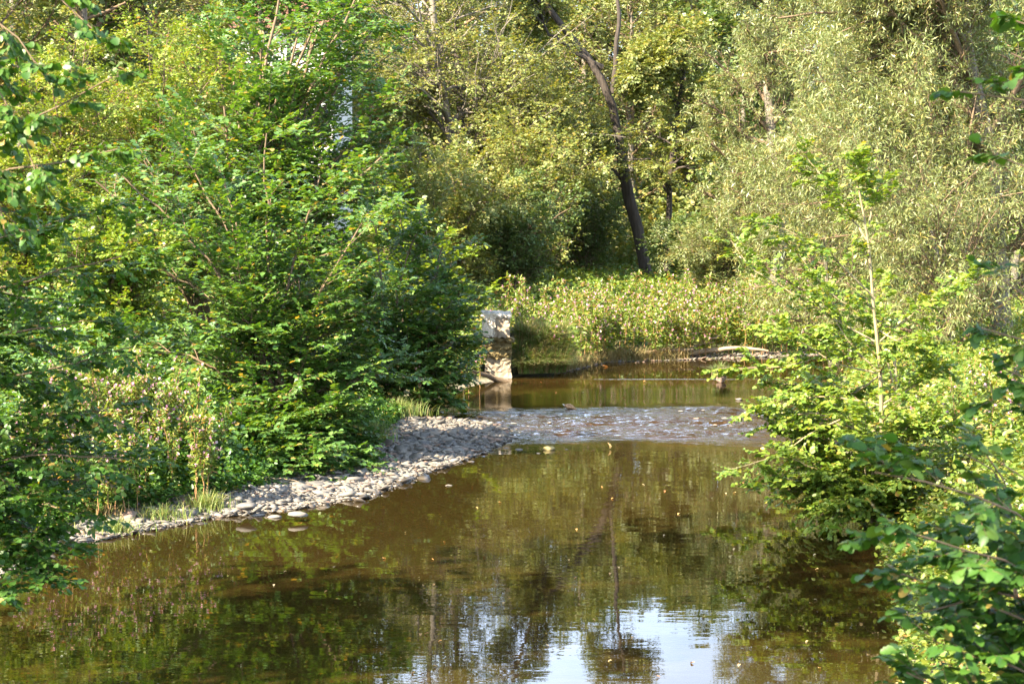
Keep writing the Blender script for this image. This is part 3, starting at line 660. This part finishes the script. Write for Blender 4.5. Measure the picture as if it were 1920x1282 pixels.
fg('hazel_bush', 'out of focus dark green hazel with broad toothed leaves in the near right corner', (3.1, 8.4, 0), [
    [(2000, 1000, 8.2), (1850, 930, 8), (1740, 900, 8), (1640, 885, 8)], [(2000, 1080, 8.2), (1850, 1040, 8), (1740, 1010, 7.8), (1660, 985, 7.8)],
    [(1980, 1180, 8.3), (1860, 1130, 8.1), (1760, 1090, 8), (1690, 1075, 8)], [(1980, 1290, 8.2), (1860, 1240, 8), (1750, 1200, 8)],
    [(2000, 1350, 8.3), (1850, 1320, 8.1), (1700, 1260, 8)], [(2040, 960, 8.6), (1940, 900, 8.5), (1880, 870, 8.4)], [(2040, 1120, 8.6), (1940, 1060, 8.5), (1820, 1090, 8.4)], [(2040, 1220, 8.6), (1940, 1160, 8.5), (1840, 1180, 8.4)],
    [(2040, 1320, 8.6), (1940, 1260, 8.5), (1880, 1290, 8.4)], [(2000, 1150, 8.4), (1880, 1090, 8.2), (1720, 1150, 8.1)], [(2000, 1000, 8.8), (1900, 1010, 8.7), (1800, 1020, 8.6)], [(2000, 1280, 8.8), (1900, 1200, 8.7), (1800, 1260, 8.6)], [(2040, 1020, 8.6), (1940, 980, 8.5), (1800, 960, 8.4)]], M_horn2, .056, 8, n1=15, L1=.36, L2=.18, nl=7, w=.38)
fg('hazel_bush', 'taller hazel whose leafy tips enter the frame along the right edge', (3.6, 9.6, 0), [
    [(2040, 240, 9), (1930, 180, 9), (1800, 172, 9)], [(2060, 140, 9), (1960, 110, 9), (1895, 100, 9)], [(2040, 320, 9), (1960, 290, 9), (1890, 300, 9)],
    [(2040, 620, 9), (1960, 560, 9), (1880, 525, 9)], [(2040, 680, 9), (1950, 620, 9), (1840, 615, 9)], [(2040, 760, 9), (1950, 700, 9), (1880, 690, 9)], [(2040, 820, 9), (1950, 760, 9), (1860, 740, 9)], [(2040, 30, 9), (1960, 30, 9), (1905, 40, 9)]], M_horn2, .058, 9, n1=13, L1=.26, L2=.12, nl=5, n2=3)
fg('hazel_sprig', 'pale sunlit sprig of round leaves on the right bank behind the corner hazel', (2.9, 10.9, 0), [[(1890, 900, 10.6), (1860, 850, 10.5), (1825, 815, 10.5)], [(1900, 900, 10.6), (1850, 870, 10.5), (1810, 850, 10.5)]],
   M_elm, .085, 10, n1=3, L1=.16, nl=2, n2=2, L2=.08, cat='sprig')
fg('birch_tree', 'shaded birch hanging round leaves into the top left corner', (-4.5, 11.3, 0), [
    [(-120, -60, 11.2), (20, 20, 11), (90, 80, 11), (95, 160, 11)], [(-120, 40, 11.2), (0, 120, 11), (60, 220, 11), (70, 330, 11)], [(-140, 120, 11.3), (-20, 220, 11.2), (20, 330, 11.1), (10, 440, 11)],
    [(-80, -120, 11.2), (80, -60, 11), (165, -10, 11), (190, 70, 11)], [(-120, 260, 11.2), (0, 260, 11), (110, 200, 11), (210, 145, 11)], [(-120, 330, 11.2), (20, 330, 11), (120, 290, 11), (220, 280, 11)],
    [(-140, 0, 11.4), (-60, 60, 11.3), (0, 160, 11.2)], [(-140, 240, 11.4), (-60, 320, 11.3), (30, 420, 11.2)]], M_horn2, .046, 11, n1=24, L1=.30, nl=6, w=.46, L2=.16, cat='tree', droop=.5, tilt=.5, n2=5)
fg('hazel_bush', 'dense hazel in deep shade on the near left bank, reaching down to the water', (-5.9, 17.6, 0), [
    [(-100, 480, 17.5), (60, 430, 17.4), (170, 400, 17.2)], [(-100, 560, 17.5), (80, 520, 17.3), (230, 480, 17.2)], [(-100, 640, 17.5), (60, 620, 17.3), (160, 600, 17.1)], [(-100, 720, 17.5), (60, 700, 17.3), (250, 650, 17.2)],
    [(-80, 800, 17.5), (60, 780, 17.3), (200, 770, 17.2)], [(-80, 880, 17.5), (60, 850, 17.3), (230, 860, 17.2)], [(-80, 940, 17.5), (40, 930, 17.2), (130, 960, 17)], [(-80, 1000, 17.5), (30, 1010, 17.1), (110, 1050, 16.9)], [(-80, 1040, 17.2), (0, 1060, 17), (60, 1090, 16.8)],
    [(-120, 520, 18), (0, 560, 18), (120, 560, 18)], [(-120, 760, 18), (0, 820, 18), (140, 830, 18)], [(-120, 660, 18), (0, 680, 18), (90, 740, 18)], [(-120, 900, 18), (0, 960, 18), (60, 1000, 18)], [(-120, 420, 18), (0, 480, 18), (60, 440, 18)], [(-120, 600, 18.2), (0, 620, 18.2), (130, 680, 18.2)], [(-120, 1000, 17.6), (0, 1030, 17.4), (90, 1010, 17.2)], [(-120, 860, 18.2), (40, 900, 18), (180, 900, 17.8)]],
   M_horn2, .062, 17, n1=20, L1=.6, L2=.3, nl=8, n2=7, tm=lf_mid(.42), r0=.018)
# the tree that shades the near left bank and pool (stands left of the view)
b = np.array((-10.7, 10.6, gz(-10.7, 10.6)))
plant('lime_tree', 'tall lime tree on the left bank beside the near pool', 'tree', b, [stem_path([b, b + np.array((.2, .2, 4)), b + np.array((0, .6, 14))], 12, .05)], [.28],
      [dict(n=34, t0=.25, t1=.98, L=5.2, spread=1.05, up=.15, prof=prof_round, k=6), dict(n=11, t0=.2, t1=1, L=1.7, spread=.8, k=5), dict(n=5, t0=.2, t1=1, L=.7, spread=.8, k=4)], dict(n=7, size=.18, tmpl=lf_far(.42), flat=True, tilt=.5), M_bark, M_twig, M_dark)
b = np.array((-6.9, 3.0, gz(-6.9, 3.0)))  # second lime, unseen, added so its crown dapples the near hazel and birch
plant('lime_tree', 'smaller lime tree out of view on the left bank, added to shade the near leaves', 'tree', b, [stem_path([b, b + np.array((.1, .2, 4)), b + np.array((0, .3, 12))], 12, .05)], [.22],
      [dict(n=15, t0=.3, t1=.98, L=4.0, spread=1.05, up=.15, prof=prof_round, k=6), dict(n=11, t0=.2, t1=1, L=1.5, spread=.8, k=5), dict(n=5, t0=.2, t1=1, L=.7, spread=.8, k=4)], dict(n=7, size=.18, tmpl=lf_far(.42), flat=True, tilt=.5), M_bark, M_twig, M_dark)

# far trees ------------------------------------------------
# dark leaning tree
D = 84
trunk = [P(1218, 540, D), P(1206, 470, D), P(1190, 400, D), P(1166, 335, D), P(1160, 260, D), P(1148, 190, D), P(1146, 155, D), P(1120, 118, D), P(1095, 90, D), P(1060, 62, D), P(1020, 25, D), P(985, -60, D), P(960, -150, D)]
lim1 = [P(1149, 175, D), P(1154, 120, D), P(1158, 60, D), P(1165, -60, D), P(1180, -150, D)]
lim2 = [P(1176, 350, D), P(1158, 325, D), P(1138, 312, D), P(1100, 280, D)]
lim3 = [P(1130, 128, D), P(1080, 100, D), P(1040, 75, D), P(1000, 20, D)]
bigtree('leaning_willow', 'dark bare-trunked willow leaning left with one forked limb, behind the far bank flowers', trunk, .27, M_ald, .17, .24, L=(2.4, 1.2, .7), n=(18, 8, 7), nl=7, bark=M_barkd, t0=.76, bias=(0, .7, .1), extra=[lim1, lim2, lim3], droop=.2, twig=M_barkd, planar=0)
# second slim trunk
D = 82
bigtree('alder_tree', 'slim dark trunked alder just right of the leaning willow', [P(1248, 540, D), P(1252, 440, D), P(1258, 340, D), P(1262, 220, D), P(1285, 140, D), P(1290, 60, D)], .16, M_ald, .15, .3, L=(1.8, 1.0, .6), n=(26, 8, 7), bark=M_barkd, t0=.34, bias=(.1, -.1, 0),
        extra=[[P(1265, 190, D), P(1240, 145, D), P(1212, 122, D)]], twig=M_barkd)
# pair of trunks left of centre
D = 81
tr1 = [P(852, 520, D), P(850, 330, D), P(842, 240, D), P(830, 170, D), P(815, 90, D), P(812, 0, D), P(800, -120, D), P(800, -220, D)]
bigtree('alder_tree', 'tall alder with a pale bare trunk and tan dead limbs, left of centre', tr1, .23, M_ald, .12, .34, L=(3.9, 1.5, .75), n=(48, 9, 7), bias=(0, .2, 0), planar=.55, t0=.12, up=.0, bark=M_bark, twig=M_bark, nl=8, tilt=.4, extra=[[P(842, 230, D), P(900, 190, D), P(950, 175, D), P(1000, 215, D)], [P(845, 290, D), P(900, 270, D), P(950, 280, D), P(1020, 290, D)], [P(830, 160, D), P(790, 150, D), P(760, 170, D)]])
D = 86
bigtree('alder_tree', 'dark trunked alder standing close behind the pale one', [P(868, 520, D), P(866, 300, D), P(862, 170, D), P(856, 60, D), P(850, -60, D), P(855, -220, D)], .24, M_ald, .13, .32, L=(3.2, 1.3, .7), n=(22, 8, 7), planar=.3, t0=.4, bark=M_barkd)

# willow right of centre and on the right bank
def willow(name, label, trunk, r0, L, n, leaf, nl, **kw):
    return bigtree(name, label, trunk, r0, M_will, leaf, .085, L=L, n=n, nl=nl, up=.12, droop=.05, spread=.95, tm=lf_far, tilt=.6, flat=False, twigup=.12, **kw)
D = 72
x0 = P(1450, 540, D)
willow('willow_tree', 'broad grey-green willow rising behind the far bank, right of centre', [x0, P(1465, 400, D), P(1440, 200, D), P(1440, 0, D), P(1440, -100, D), P(1430, -190, D)], .25, (3.3, 1.2, .6), (44, 12, 10), .18, 12, bark=M_bark, t0=.05, prof=lambda t: 1.08 - .5 * t ** 2, bias=(0, -.35, 0))
D = 43
x0 = P(1885, 700, D)
willow('willow_tree', 'big grey-green willow on the right bank with a thick brown trunk near the top right', [x0, P(1872, 500, D), P(1862, 300, D), P(1830, 180, D), P(1806, 60, D), P(1800, -40, D), P(1790, -260, D), P(1770, -420, D)], .24, (3.0, 1.05, .5), (40, 12, 10), .13, 12, bark=M_bark, t0=.05, prof=lambda t: 1.05 - .4 * t ** 2, bias=(-.1, .45, 0),
       extra=[[P(1860, 260, D), P(1800, 190, D + .3), P(1780, 110, D + .6), P(1700, 45, D + .8)], [P(1806, 60, D), P(1780, 20, D), P(1740, -30, D)], [P(1868, 560, D), P(1780, 420, D - 1), P(1700, 330, D - 1.5), P(1600, 250, D - 1.5)]])
D = 39
willow('willow_bush', 'low willow bush filling the right bank under the big willow', [P(1790, 700, D), P(1790, 620, D), P(1760, 480, D), P(1720, 380, D)], .08, (1.8, .9, .45), (34, 9, 7), .12, 10, bark=M_bark, t0=.05, prof=lambda t: 1 + 0 * t)
D = 50
willow('willow_bush', 'grey willow bush between the far flowers and the young elm', [P(1560, 640, D), P(1560, 560, D), P(1540, 430, D), P(1540, 330, D)], .08, (2.2, 1.0, .5), (34, 9, 7), .14, 10, bark=M_bark, t0=.03, prof=lambda t: 1 + 0 * t)

# understorey behind the far bank
def bush(name, label, px, py, D, hpx, wpx, lmat, leaf, w=.36, n=(14, 12, 7), nl=8, group=None, cat='bush', tm=lf_far):
    b = P(px, py, D); b[2] = gz(b[0], b[1]) - .05
    topz = P(px, py - hpx, D)[2]; H = max(topz - b[2], .5); W = wpx / F * D / 2
    st = [stem_path([b, b + np.array((math.cos(a) * W * .4, math.sin(a) * W * .3, H * .6)), b + np.array((math.cos(a) * W * .85, math.sin(a) * W * .7, H * random.uniform(.55, .8)))], 10, .03) for a in np.arange(6) * 1.05 + random.uniform(0, 1)]
    st += [stem_path([b, b + np.array((random.uniform(-.1, .1) * W, 0, H * .5)), b + np.array((random.uniform(-.3, .3) * W, 0, H * .85))], 10, .03) for _ in range(2)]
    return plant(name, label, cat, b, st, [.04] * 8, [dict(n=n[0], t0=.1, t1=1, L=W * .55, spread=.9, up=.1, k=5), dict(n=n[1], t0=.2, t1=1, L=W * .3, spread=.8, k=4)],
                 dict(n=nl, size=leaf, tmpl=tm(w), tilt=.5), M_twig, M_twig, lmat, group, ('stem', 'branches', 'foliage'))
bush('dark_bush', 'dark green bush with a thin bare stem between the alders and the leaning willow', 960, 500, 66, 190, 260, M_dark, .11, n=(18, 14, 8))
bush('dark_bush', 'shadowy bush directly left of the leaning willow trunk', 1095, 520, 88, 200, 230, M_dark, .11, n=(18, 14, 8))
bush('alder_bush', 'tall olive thicket filling the gap behind the alder trunks', 950, 520, 90, 440, 380, M_ald, .15, n=(26, 16, 9))
bush('dark_bush', 'low dark bush under the slim alder', 1290, 520, 78, 120, 170, M_dark, .12, n=(16, 12, 8))
bush('alder_bush', 'round olive bush below the pale alder trunk', 850, 470, 64, 250, 280, M_ald, .12, n=(18, 14, 8))
bush('alder_bush', 'olive bush spreading under the dead limbs of the pale alder', 1000, 440, 76, 270, 300, M_ald, .13, n=(18, 14, 8))
bush('sallow_bush', 'pale olive bush at the foot of the slope left of centre', 760, 430, 60, 200, 230, M_ald, .11, n=(18, 14, 8))
bush('sallow_bush', 'grey-green bush right of the slim alder, under the middle willow', 1350, 530, 64, 160, 230, M_will, .13, .12, n=(18, 14, 9), nl=10)
# sunlit hawthorns top left
for i, (px, py, D, h, w_) in enumerate([(120, 330, 47, 330, 330), (300, 300, 50, 330, 330), (430, 240, 54, 300, 300), (60, 520, 38, 250, 300), (210, 620, 35, 260, 260)]):
    bush('hawthorn_bush', ['yellow-green hawthorn with reddish haws at the top left, behind the birch leaves', 'sunlit yellow hawthorn between the birch and the tall hornbeam', 'yellowish hawthorn partly hidden by the tall hornbeam top',
         'sunlit scrub bush behind the shaded near hazel', 'light green scrub bush left of the hornbeam, above the balsam clump'][i], px, py, D, h, w_, M_yel if i < 4 else M_elm, .09 if i < 3 else .08, n=(20, 16, 9), nl=9)

# wood on the slope behind: three kinds, copied
protos = []
for i, (lm, lf, w_) in enumerate([(M_ald, .26, .32), (M_dark, .27, .36), (M_will, .3, .13)]):
    b = np.array((0., 0., 0.)); 
    st = [stem_path([b, (.1, 0, 4), (0, .2, 9), (.2, 0, 14)], 12, .05)]
    protos.append((b, st, lm, lf, w_))
bgspots = [(600, 100), (700, 104), (800, 98), (900, 106), (1000, 100), (1090, 108), (1180, 101), (1290, 106), (1390, 99), (1490, 107), (1590, 98), (1700, 90), (1800, 80), (1900, 70), (500, 84), (390, 78), (280, 74), (160, 72), (40, 66), (650, 122), (760, 126), (870, 120), (980, 126), (1090, 124), (1210, 122), (1330, 126), (1450, 121), (1570, 124), (1990, 60), (-80, 60), (340, 95), (200, 92), (60, 84), (1680, 112), (1800, 104), (1130, 113), (1240, 115), (1310, 112), (640, 88), (720, 92)]
proto_root = [None] * 3
for i, (px, D) in enumerate(bgspots):
    kd = (i * 7 + i // 3) % 3; x = (px - 960) / F * D; zz = gz(x, D) - .15
    lab = ['olive broadleaf tree in the wood on the far slope', 'dark green tree in the wood on the far slope', 'grey willow in the wood on the far slope'][kd]
    if proto_root[kd] is None:
        b, st, lm, lf, w_ = protos[kd]
        r = plant('woodland_tree', lab, 'tree', b, st, [.22], [dict(n=40, t0=.12, t1=.99, L=3.6, spread=1.0, up=.1, prof=prof_round, k=6, wob=.15), dict(n=9, t0=.2, t1=1, L=1.5, spread=.8, k=5), dict(n=5, t0=.2, t1=1, L=.8, spread=.8, k=4)],
                  dict(n=6, size=lf, tmpl=lf_far(w_), tilt=.6), M_bark, M_twig, lm, 'trees of the wood on the far slope')
        proto_root[kd] = r; r.location = (x, D, zz)
    else:
        r = copy_tree(proto_root[kd], (x, D, zz), random.uniform(0, 6.28), random.uniform(.72, .92) * (1.15 if 1020 < px < 1340 else 1.02), lab)
    r['group'] = ['olive trees of the far wood', 'dark trees of the far wood', 'grey willows of the far wood'][kd]

# ---------------------------------------------------------------- balsam, grass, undergrowth
def balsam_proto(h, lean, seed, label, group):
    st = [stem_path([(0, 0, -.05), (lean * .2, 0, h * .5), (lean, 0, h)], 12, .012)]
    L0 = np.stack(st); R = np.array([.012])
    br, rb = grow(L0, R, 14, .3, .98, .42, .7, k=5, up=.25, droop=.02)
    root = empty('balsam_plant', (0, 0, 0), label, 'plant', group)
    V, Q = join([tubes(L0, R, 5, .4), tubes(br, np.maximum(rb, .004), 3, .4)])
    obj('stem', mesh_data('stem', V, Q, M_stem, smooth=True), root)
    a = leaves(br, 9, .12, lf_mid(.17), t0=.2, ang=.9, tilt=.4, droop=.35, flat=False); c_ = leaves(L0, 26, .15, lf_mid(.17), t0=.25, ang=1.2, droop=.4, flat=False)
    V, Q = join([(a[0], a[1]), (c_[0], c_[1])]); obj('leaves', mesh_data('leaves', V, Q, M_bals, rnd=np.concatenate([a[2], c_[2]])), root)
    tips = br[rng.uniform(0, 1, len(br)) < .7]
    f = leaves(tips, 6, .040, lf_mid(.5), t0=.8, t1=1.1, ang=1.0, tilt=1.0, droop=0, flat=False)
    obj('flowers', mesh_data('flowers', f[0], f[1], M_flow, rnd=f[2]), root)
    return root
def place_balsam(protos, pts, lab, group, smin=.8, smax=1.2):
    first = [True] * len(protos)
    for (x, y) in pts:
        i = random.randrange(len(protos)); loc = (x, y, gz(x, y)); s = random.uniform(smin, smax)
        copy_tree(protos[i], loc, random.uniform(0, 6.28), s, lab)['group'] = group
    
bp = [balsam_proto(h, l, i, 'pink flowered balsam plant', 'x') for i, (h, l) in enumerate([(1.5, .15), (1.35, -.2), (1.7, .3), (1.2, .1)])]
pts = []
while len(pts) < 90:          # near left clump
    x, y = random.uniform(-6.3, -4.0), random.uniform(24.8, 28.4)
    d_ = float(land_dist(np.array([x]), np.array([y]))[0][0])
    if d_ > .95: pts.append((x, y))
place_balsam(bp, pts, 'pink-flowered balsam plant in the sunlit clump beside the gravel bar', 'balsam plants in the near left clump', .52, .8)
pts = [(PG(x, y, .2)[0], PG(x, y, .2)[1]) for x, y in [(630, 830), (650, 822), (610, 835), (665, 815), (640, 818), (595, 842)]]
place_balsam(bp, pts, 'short balsam plant among the grass tufts on the gravel bar', 'short balsam plants on the bar', .45, .6)
pts = []
while len(pts) < 190:         # the bank behind the weir pool
    x = random.uniform(-.6, 9.5); y = float(np.interp(x, *_yb)) + .2 + 6.5 * random.random() ** 1.5
    if x < .8 and y < 48: continue
    pts.append((x, y))
place_balsam(bp, pts, 'pink-flowered balsam plant in the tall thicket on the far bank', 'balsam plants on the far bank', .72, 1.02)
pts = [(PG(x, y, .4)[0], PG(x, y, .4)[1] ) for x, y in [(850, 725), (880, 712), (870, 700), (820, 735), (900, 700), (790, 748), (835, 710)]]
place_balsam(bp, pts, 'balsam plant drooping over the dark water left of the abutment', 'balsam plants left of the abutment', .5, .8)
pts = [(random.uniform(5.4, 8), random.uniform(19, 30)) for _ in range(26)]
place_balsam(bp, pts, 'balsam plant on the right bank behind the young elm', 'balsam plants on the right bank', .6, .9)
for p_ in bp:
    for ch in list(p_.children): bpy.data.objects.remove(ch)
    bpy.data.objects.remove(p_)

def blades(X, Y, Z, h, w=.008, k=5, lean=.5):
    n = len(X); a = rng.uniform(0, 6.28, n); d = np.stack([np.cos(a), np.sin(a), 0 * a], 1); s = np.stack([-np.sin(a), np.cos(a), 0 * a], 1)
    hh = h * rng.uniform(.5, 1.2, n); ln = lean * rng.uniform(.2, 1.4, n)
    t = np.linspace(0, 1, k)
    c_ = np.stack([X, Y, Z], 1)[:, None] + d[:, None] * (ln * hh)[:, None, None] * (t ** 2)[None, :, None]
    c_[..., 2] += hh[:, None] * (t - .45 * np.minimum(ln, 1.2)[:, None] * t ** 2.5)
    ww = w * (1 - t * .92)[None, :, None] * (hh / h)[:, None, None]
    V = np.stack([c_ - s[:, None] * ww, c_ + s[:, None] * ww], 2).reshape(-1, 3)
    i = (np.arange(n) * k * 2)[:, None] + (np.arange(k - 1) * 2)[None]
    Q = np.stack([i, i + 1, i + 3, i + 2], -1).reshape(-1, 4)
    return V, Q, np.repeat(np.clip(rng.beta(2, 2, n), 0, 1), k - 1)
def grass_stuff(name, X, Y, h, mat, label, w=.008, lean=.5):
    V, Q, r = blades(X, Y, ground_z(X, Y) - .02, h, w, 4, lean)
    return tag(obj(name, mesh_data(name, V, Q, mat, rnd=r)), label, kind='stuff')
# bank grass
n_ = 60000; X = rng.uniform(-9, 11, n_); Y = 12 + 46 * rng.uniform(0, 1, n_); dl, dr = land_dist(X, Y); gw = np.interp(Y, *_gw)
dens = vnoise(X * 1.3, Y * 1.3, 4)
k = ((dl > gw + .3) | (dr > .15)) & (dens > .35)
grass_stuff('grass', X[k], Y[k], .32, M_gras, 'rough green and straw grass on the banks', .010, .7)
n_ = 5000; X = rng.uniform(3.3, 6, n_); Y = rng.uniform(12, 25, n_); dl, dr = land_dist(X, Y); k = (dr > .25) & (vnoise(X * 1.5, Y * 1.5, 8) > .5)
grass_stuff('dry_grass', X[k], Y[k], .28, M_dry, 'dry straw-coloured grass on the right bank by the near pool', .009, .9)
# hanging grass beside abutment and along far waterline
n_ = 9000; X = rng.uniform(.15, 1.25, n_); Y = 46.0 + .45 * np.clip(X - .3, 0, 1) + rng.uniform(0, 1.2, n_) ** 1.3; 
V, Q, r = blades(X, Y, np.maximum(.2, np.clip((Y - 46.0 - .45 * np.clip(X - .3, 0, 1)) * 1.4, 0, 1.15) * (.6 + .4 * vnoise(X * 4, Y * 4, 6)) * np.clip(2.0 - X * .9, .3, 1)), .62, .011, 5, 1.1)
tag(obj('dry_grass', mesh_data('dry_grass', V, Q, [M_dry, M_gras], rnd=r * .5, midx=(np.arange(len(Q)) // 4 % 5 > 1).astype(int))), 'shaded brown and green grass hanging down the bank right of the abutment', kind='stuff')
n_ = 2600; X = rng.uniform(1.0, 4.6, n_); Y = np.interp(X, *_yb) + rng.uniform(.05, .7, n_)
grass_stuff('dry_grass', X, Y, .4, M_dry, 'pale reedy grass along the far waterline', .010, .8)
# solid little bank behind the hanging grass
def tuft(px, py, z, n, h, sp, label, mat=M_gras, lean=.8, w=.007):
    p = PG(px, py, z); r_ = np.abs(rng.normal(0, 1, n)); a = rng.uniform(0, 6.28, n)
    V, Q, r = blades(r_ * sp * np.cos(a), r_ * sp * np.sin(a) * .7, np.zeros(n) - .03, h, w, 6, lean)
    o = obj('grass_tuft', mesh_data('grass_tuft', V, Q, mat, rnd=r), None, (p[0], p[1], max(gz(p[0], p[1]), z if z > .2 else -1)))
    return tag(o, label, 'grass tuft')
tuft(690, 828, .12, 900, .42, .22, 'bright green arching grass tuft at the inner edge of the gravel bar')
tuft(640, 825, .15, 700, .36, .25, 'looser grass tuft mixed with small pink flowers, left of the bright one')
tuft(745, 775, .25, 900, .34, .3, 'shaded green grass tuft behind the gravel bar, near the dark water', M_gras)
tuft(385, 945, .12, 500, .30, .18, 'blue-green grass tuft at the right foot of the balsam clump')
tuft(300, 960, .12, 400, .26, .25, 'grass tuft under the middle of the balsam clump')
tuft(215, 985, .1, 350, .24, .22, 'yellowish drooping grass tuft at the left end of the gravel', M_gras)
tuft(160, 960, .15, 350, .3, .25, 'straw grass tuft left of the balsam clump', M_dry)
tuft(1110, 668, .25, 500, .45, .2, 'fresh green reed tuft at the far waterline', M_gras, .6)
# mossy root clump on the weir with grass on top
p = PG(1350, 712, .14)
rc = empty('root_clump', (p[0], p[1] - .25, .12), 'round brown root clump topped with green grass, stranded on the weir', 'root clump')
RV, RT = rock(3, .85, .9, 77); RV += rng.normal(0, .03, RV.shape)
obj('clod', mesh_data('clod', RV * .15, np.zeros((0, 4)), M_redst, T=RT), rc, (0, 0, .06))
a = rng.uniform(0, 6.28, 420); r_ = np.abs(rng.normal(0, .09, 420)); V, Q, r = blades(r_ * np.cos(a), r_ * np.sin(a), np.full(420, .14), .34, .009, 5, 1.2)
obj('grass', mesh_data('grass', V, Q, M_gras, rnd=r), rc)

# undergrowth leaves on banks
def undergrowth(X, Y, h, leaf, mat, label, nl=6, w=.34, name='undergrowth', zoff=0):
    n = len(X); Z = ground_z(X, Y) + zoff; hh = h * rng.uniform(.4, 1.2, n)
    st = np.zeros((n, 4, 3)); st[:, :, 0] = X[:, None]; st[:, :, 1] = Y[:, None]; st[:, :, 2] = Z[:, None] + hh[:, None] * np.linspace(0, 1, 4)[None]
    st[:, :, :2] += (rng.normal(0, .25, (n, 1, 2)) * hh[:, None, None]) * (np.linspace(0, 1, 4) ** 1.5)[None, :, None]
    V, Q, r = leaves(st, nl, leaf, lf_mid(w), t0=.1, ang=1.2, tilt=.5, flat=False, droop=.2)
    return tag(obj(name, mesh_data(name, V, Q, mat, rnd=r)), label, kind='stuff')
def land_pts(n, x0, x1, y0, y1, f):
    X = rng.uniform(x0, x1, n); Y = rng.uniform(y0, y1, n); dl, dr = land_dist(X, Y); k = f(X, Y, dl, dr); return X[k], Y[k]
X, Y = land_pts(16000, -9, .2, 22, 47, lambda X, Y, dl, dr: dl > np.interp(Y, *_gw) + .45)
undergrowth(X, Y, .55, .09, M_horn, 'leafy undergrowth covering the left bank', 8)
X, Y = land_pts(26000, -7, -1, 23, 39, lambda X, Y, dl, dr: (dl > np.interp(Y, *_gw) + .1) & (dl < np.interp(Y, *_gw) + 1.6))
undergrowth(X, Y, .3, .07, M_horn2, 'low dark ground plants edging the gravel bar', 7)
X, Y = land_pts(9000, 3, 6.5, 10, 26, lambda X, Y, dl, dr: dr > -.02)
undergrowth(X, Y, .32, .06, M_bals, 'low sunlit ground plants on the near right bank', 7)
X, Y = land_pts(14000, 3, 12, 12, 47, lambda X, Y, dl, dr: dr > .35)
undergrowth(X, Y, .6, .08, M_bals, 'sunlit leafy undergrowth covering the right bank', 8)
X, Y = land_pts(26000, -14, 24, 46.5, 96, lambda X, Y, dl, dr: (dl > .8))
undergrowth(X, Y, .7, .15, M_bals, 'rough green undergrowth on the flat ground behind the far bank', 12, .3)
X, Y = land_pts(9000, -24, -4, 40, 80, lambda X, Y, dl, dr: dl > 1)
undergrowth(X, Y, 1.1, .15, M_yel, 'yellow-green scrub on the left slope', 11, .34)
X, Y = land_pts(16000, -34, 40, 92, 138, lambda X, Y, dl, dr: dl > 1)
undergrowth(X, Y, 2.6, .28, M_ald, 'green scrub on the far slope under the wood', 12, .34)
# driftwood
def log_paths(paths, name, label, r0, mat=None, cat='driftwood'):
    b = paths[0][0].copy(); root = empty(name, b, label, cat)
    for i, p_ in enumerate(paths):
        st = stem_path(p_, 12, .01)[None] - b; V, Q = tubes(st, np.array([r0[i]]), 8, .4, .06)
        obj('log' if i == 0 else 'branch', mesh_data('log', V, Q, mat or M_wood, smooth=True), root)
    return root
D = 52.0
def PB(x, y, D=52.0): return P(x, y, D)
log_paths([[PB(1270, 665), PB(1310, 660), PB(1352, 655), PB(1395, 652), PB(1440, 658)], [PB(1292, 656), PB(1310, 644), PB(1330, 636), PB(1352, 628)], [PB(1300, 652), PB(1322, 643), PB(1340, 641)]], 'driftwood', 'bleached forked driftwood log lying on the far shore', [.085, .035, .028])
log_paths([[PB(1205, 664, 51.5), PB(1222, 659, 51.5), PB(1260, 656, 51.5), PB(1300, 654, 51.6)], [PB(1225, 659, 51.5), PB(1240, 654, 51.5), PB(1262, 652, 51.5)]], 'driftwood', 'low dark driftwood along the far waterline left of the forked log', [.07, .04])
log_paths([[PB(1275, 634, 52.5), PB(1288, 626, 52.5), PB(1300, 612, 52.5)]], 'driftwood', 'pale branch sticking up out of the balsam thicket', [.04])
log_paths([[PG(962, 722, .02), PG(935, 712, .15), PG(905, 702, .3), PG(880, 694, .45)]], 'driftwood', 'grey weathered log slanting into the water at the foot of the abutment', [.075], M_twig)
log_paths([[PG(765, 738 + 20, .05), PG(800, 752, .08), PG(850, 738, .12), PG(880, 725, .2)]], 'driftwood', 'dark twisted root along the shaded waterline left of the abutment', [.035])
for (x0, y0, x1, y1, lab) in [(410, 925, 438, 892, 'dry leaning stalk above the dark round cobble'), (440, 905, 560, 903, 'thin grey stick lying under the hornbeam skirt')]:
    a_, b_ = PG(x0, y0, .15), PG(x1, y1, .15); 
    if y1 < y0 - 20: b_ = P(x1, y1, a_[1] + .1)
    a_[2] = gz(a_[0], a_[1]) + .0; log_paths([[a_, (a_ + b_) / 2 + np.array((0, 0, .03)), b_]], 'dry_stick', lab, [.010], None, 'stick')
print('leaf verts', NLEAF[0])
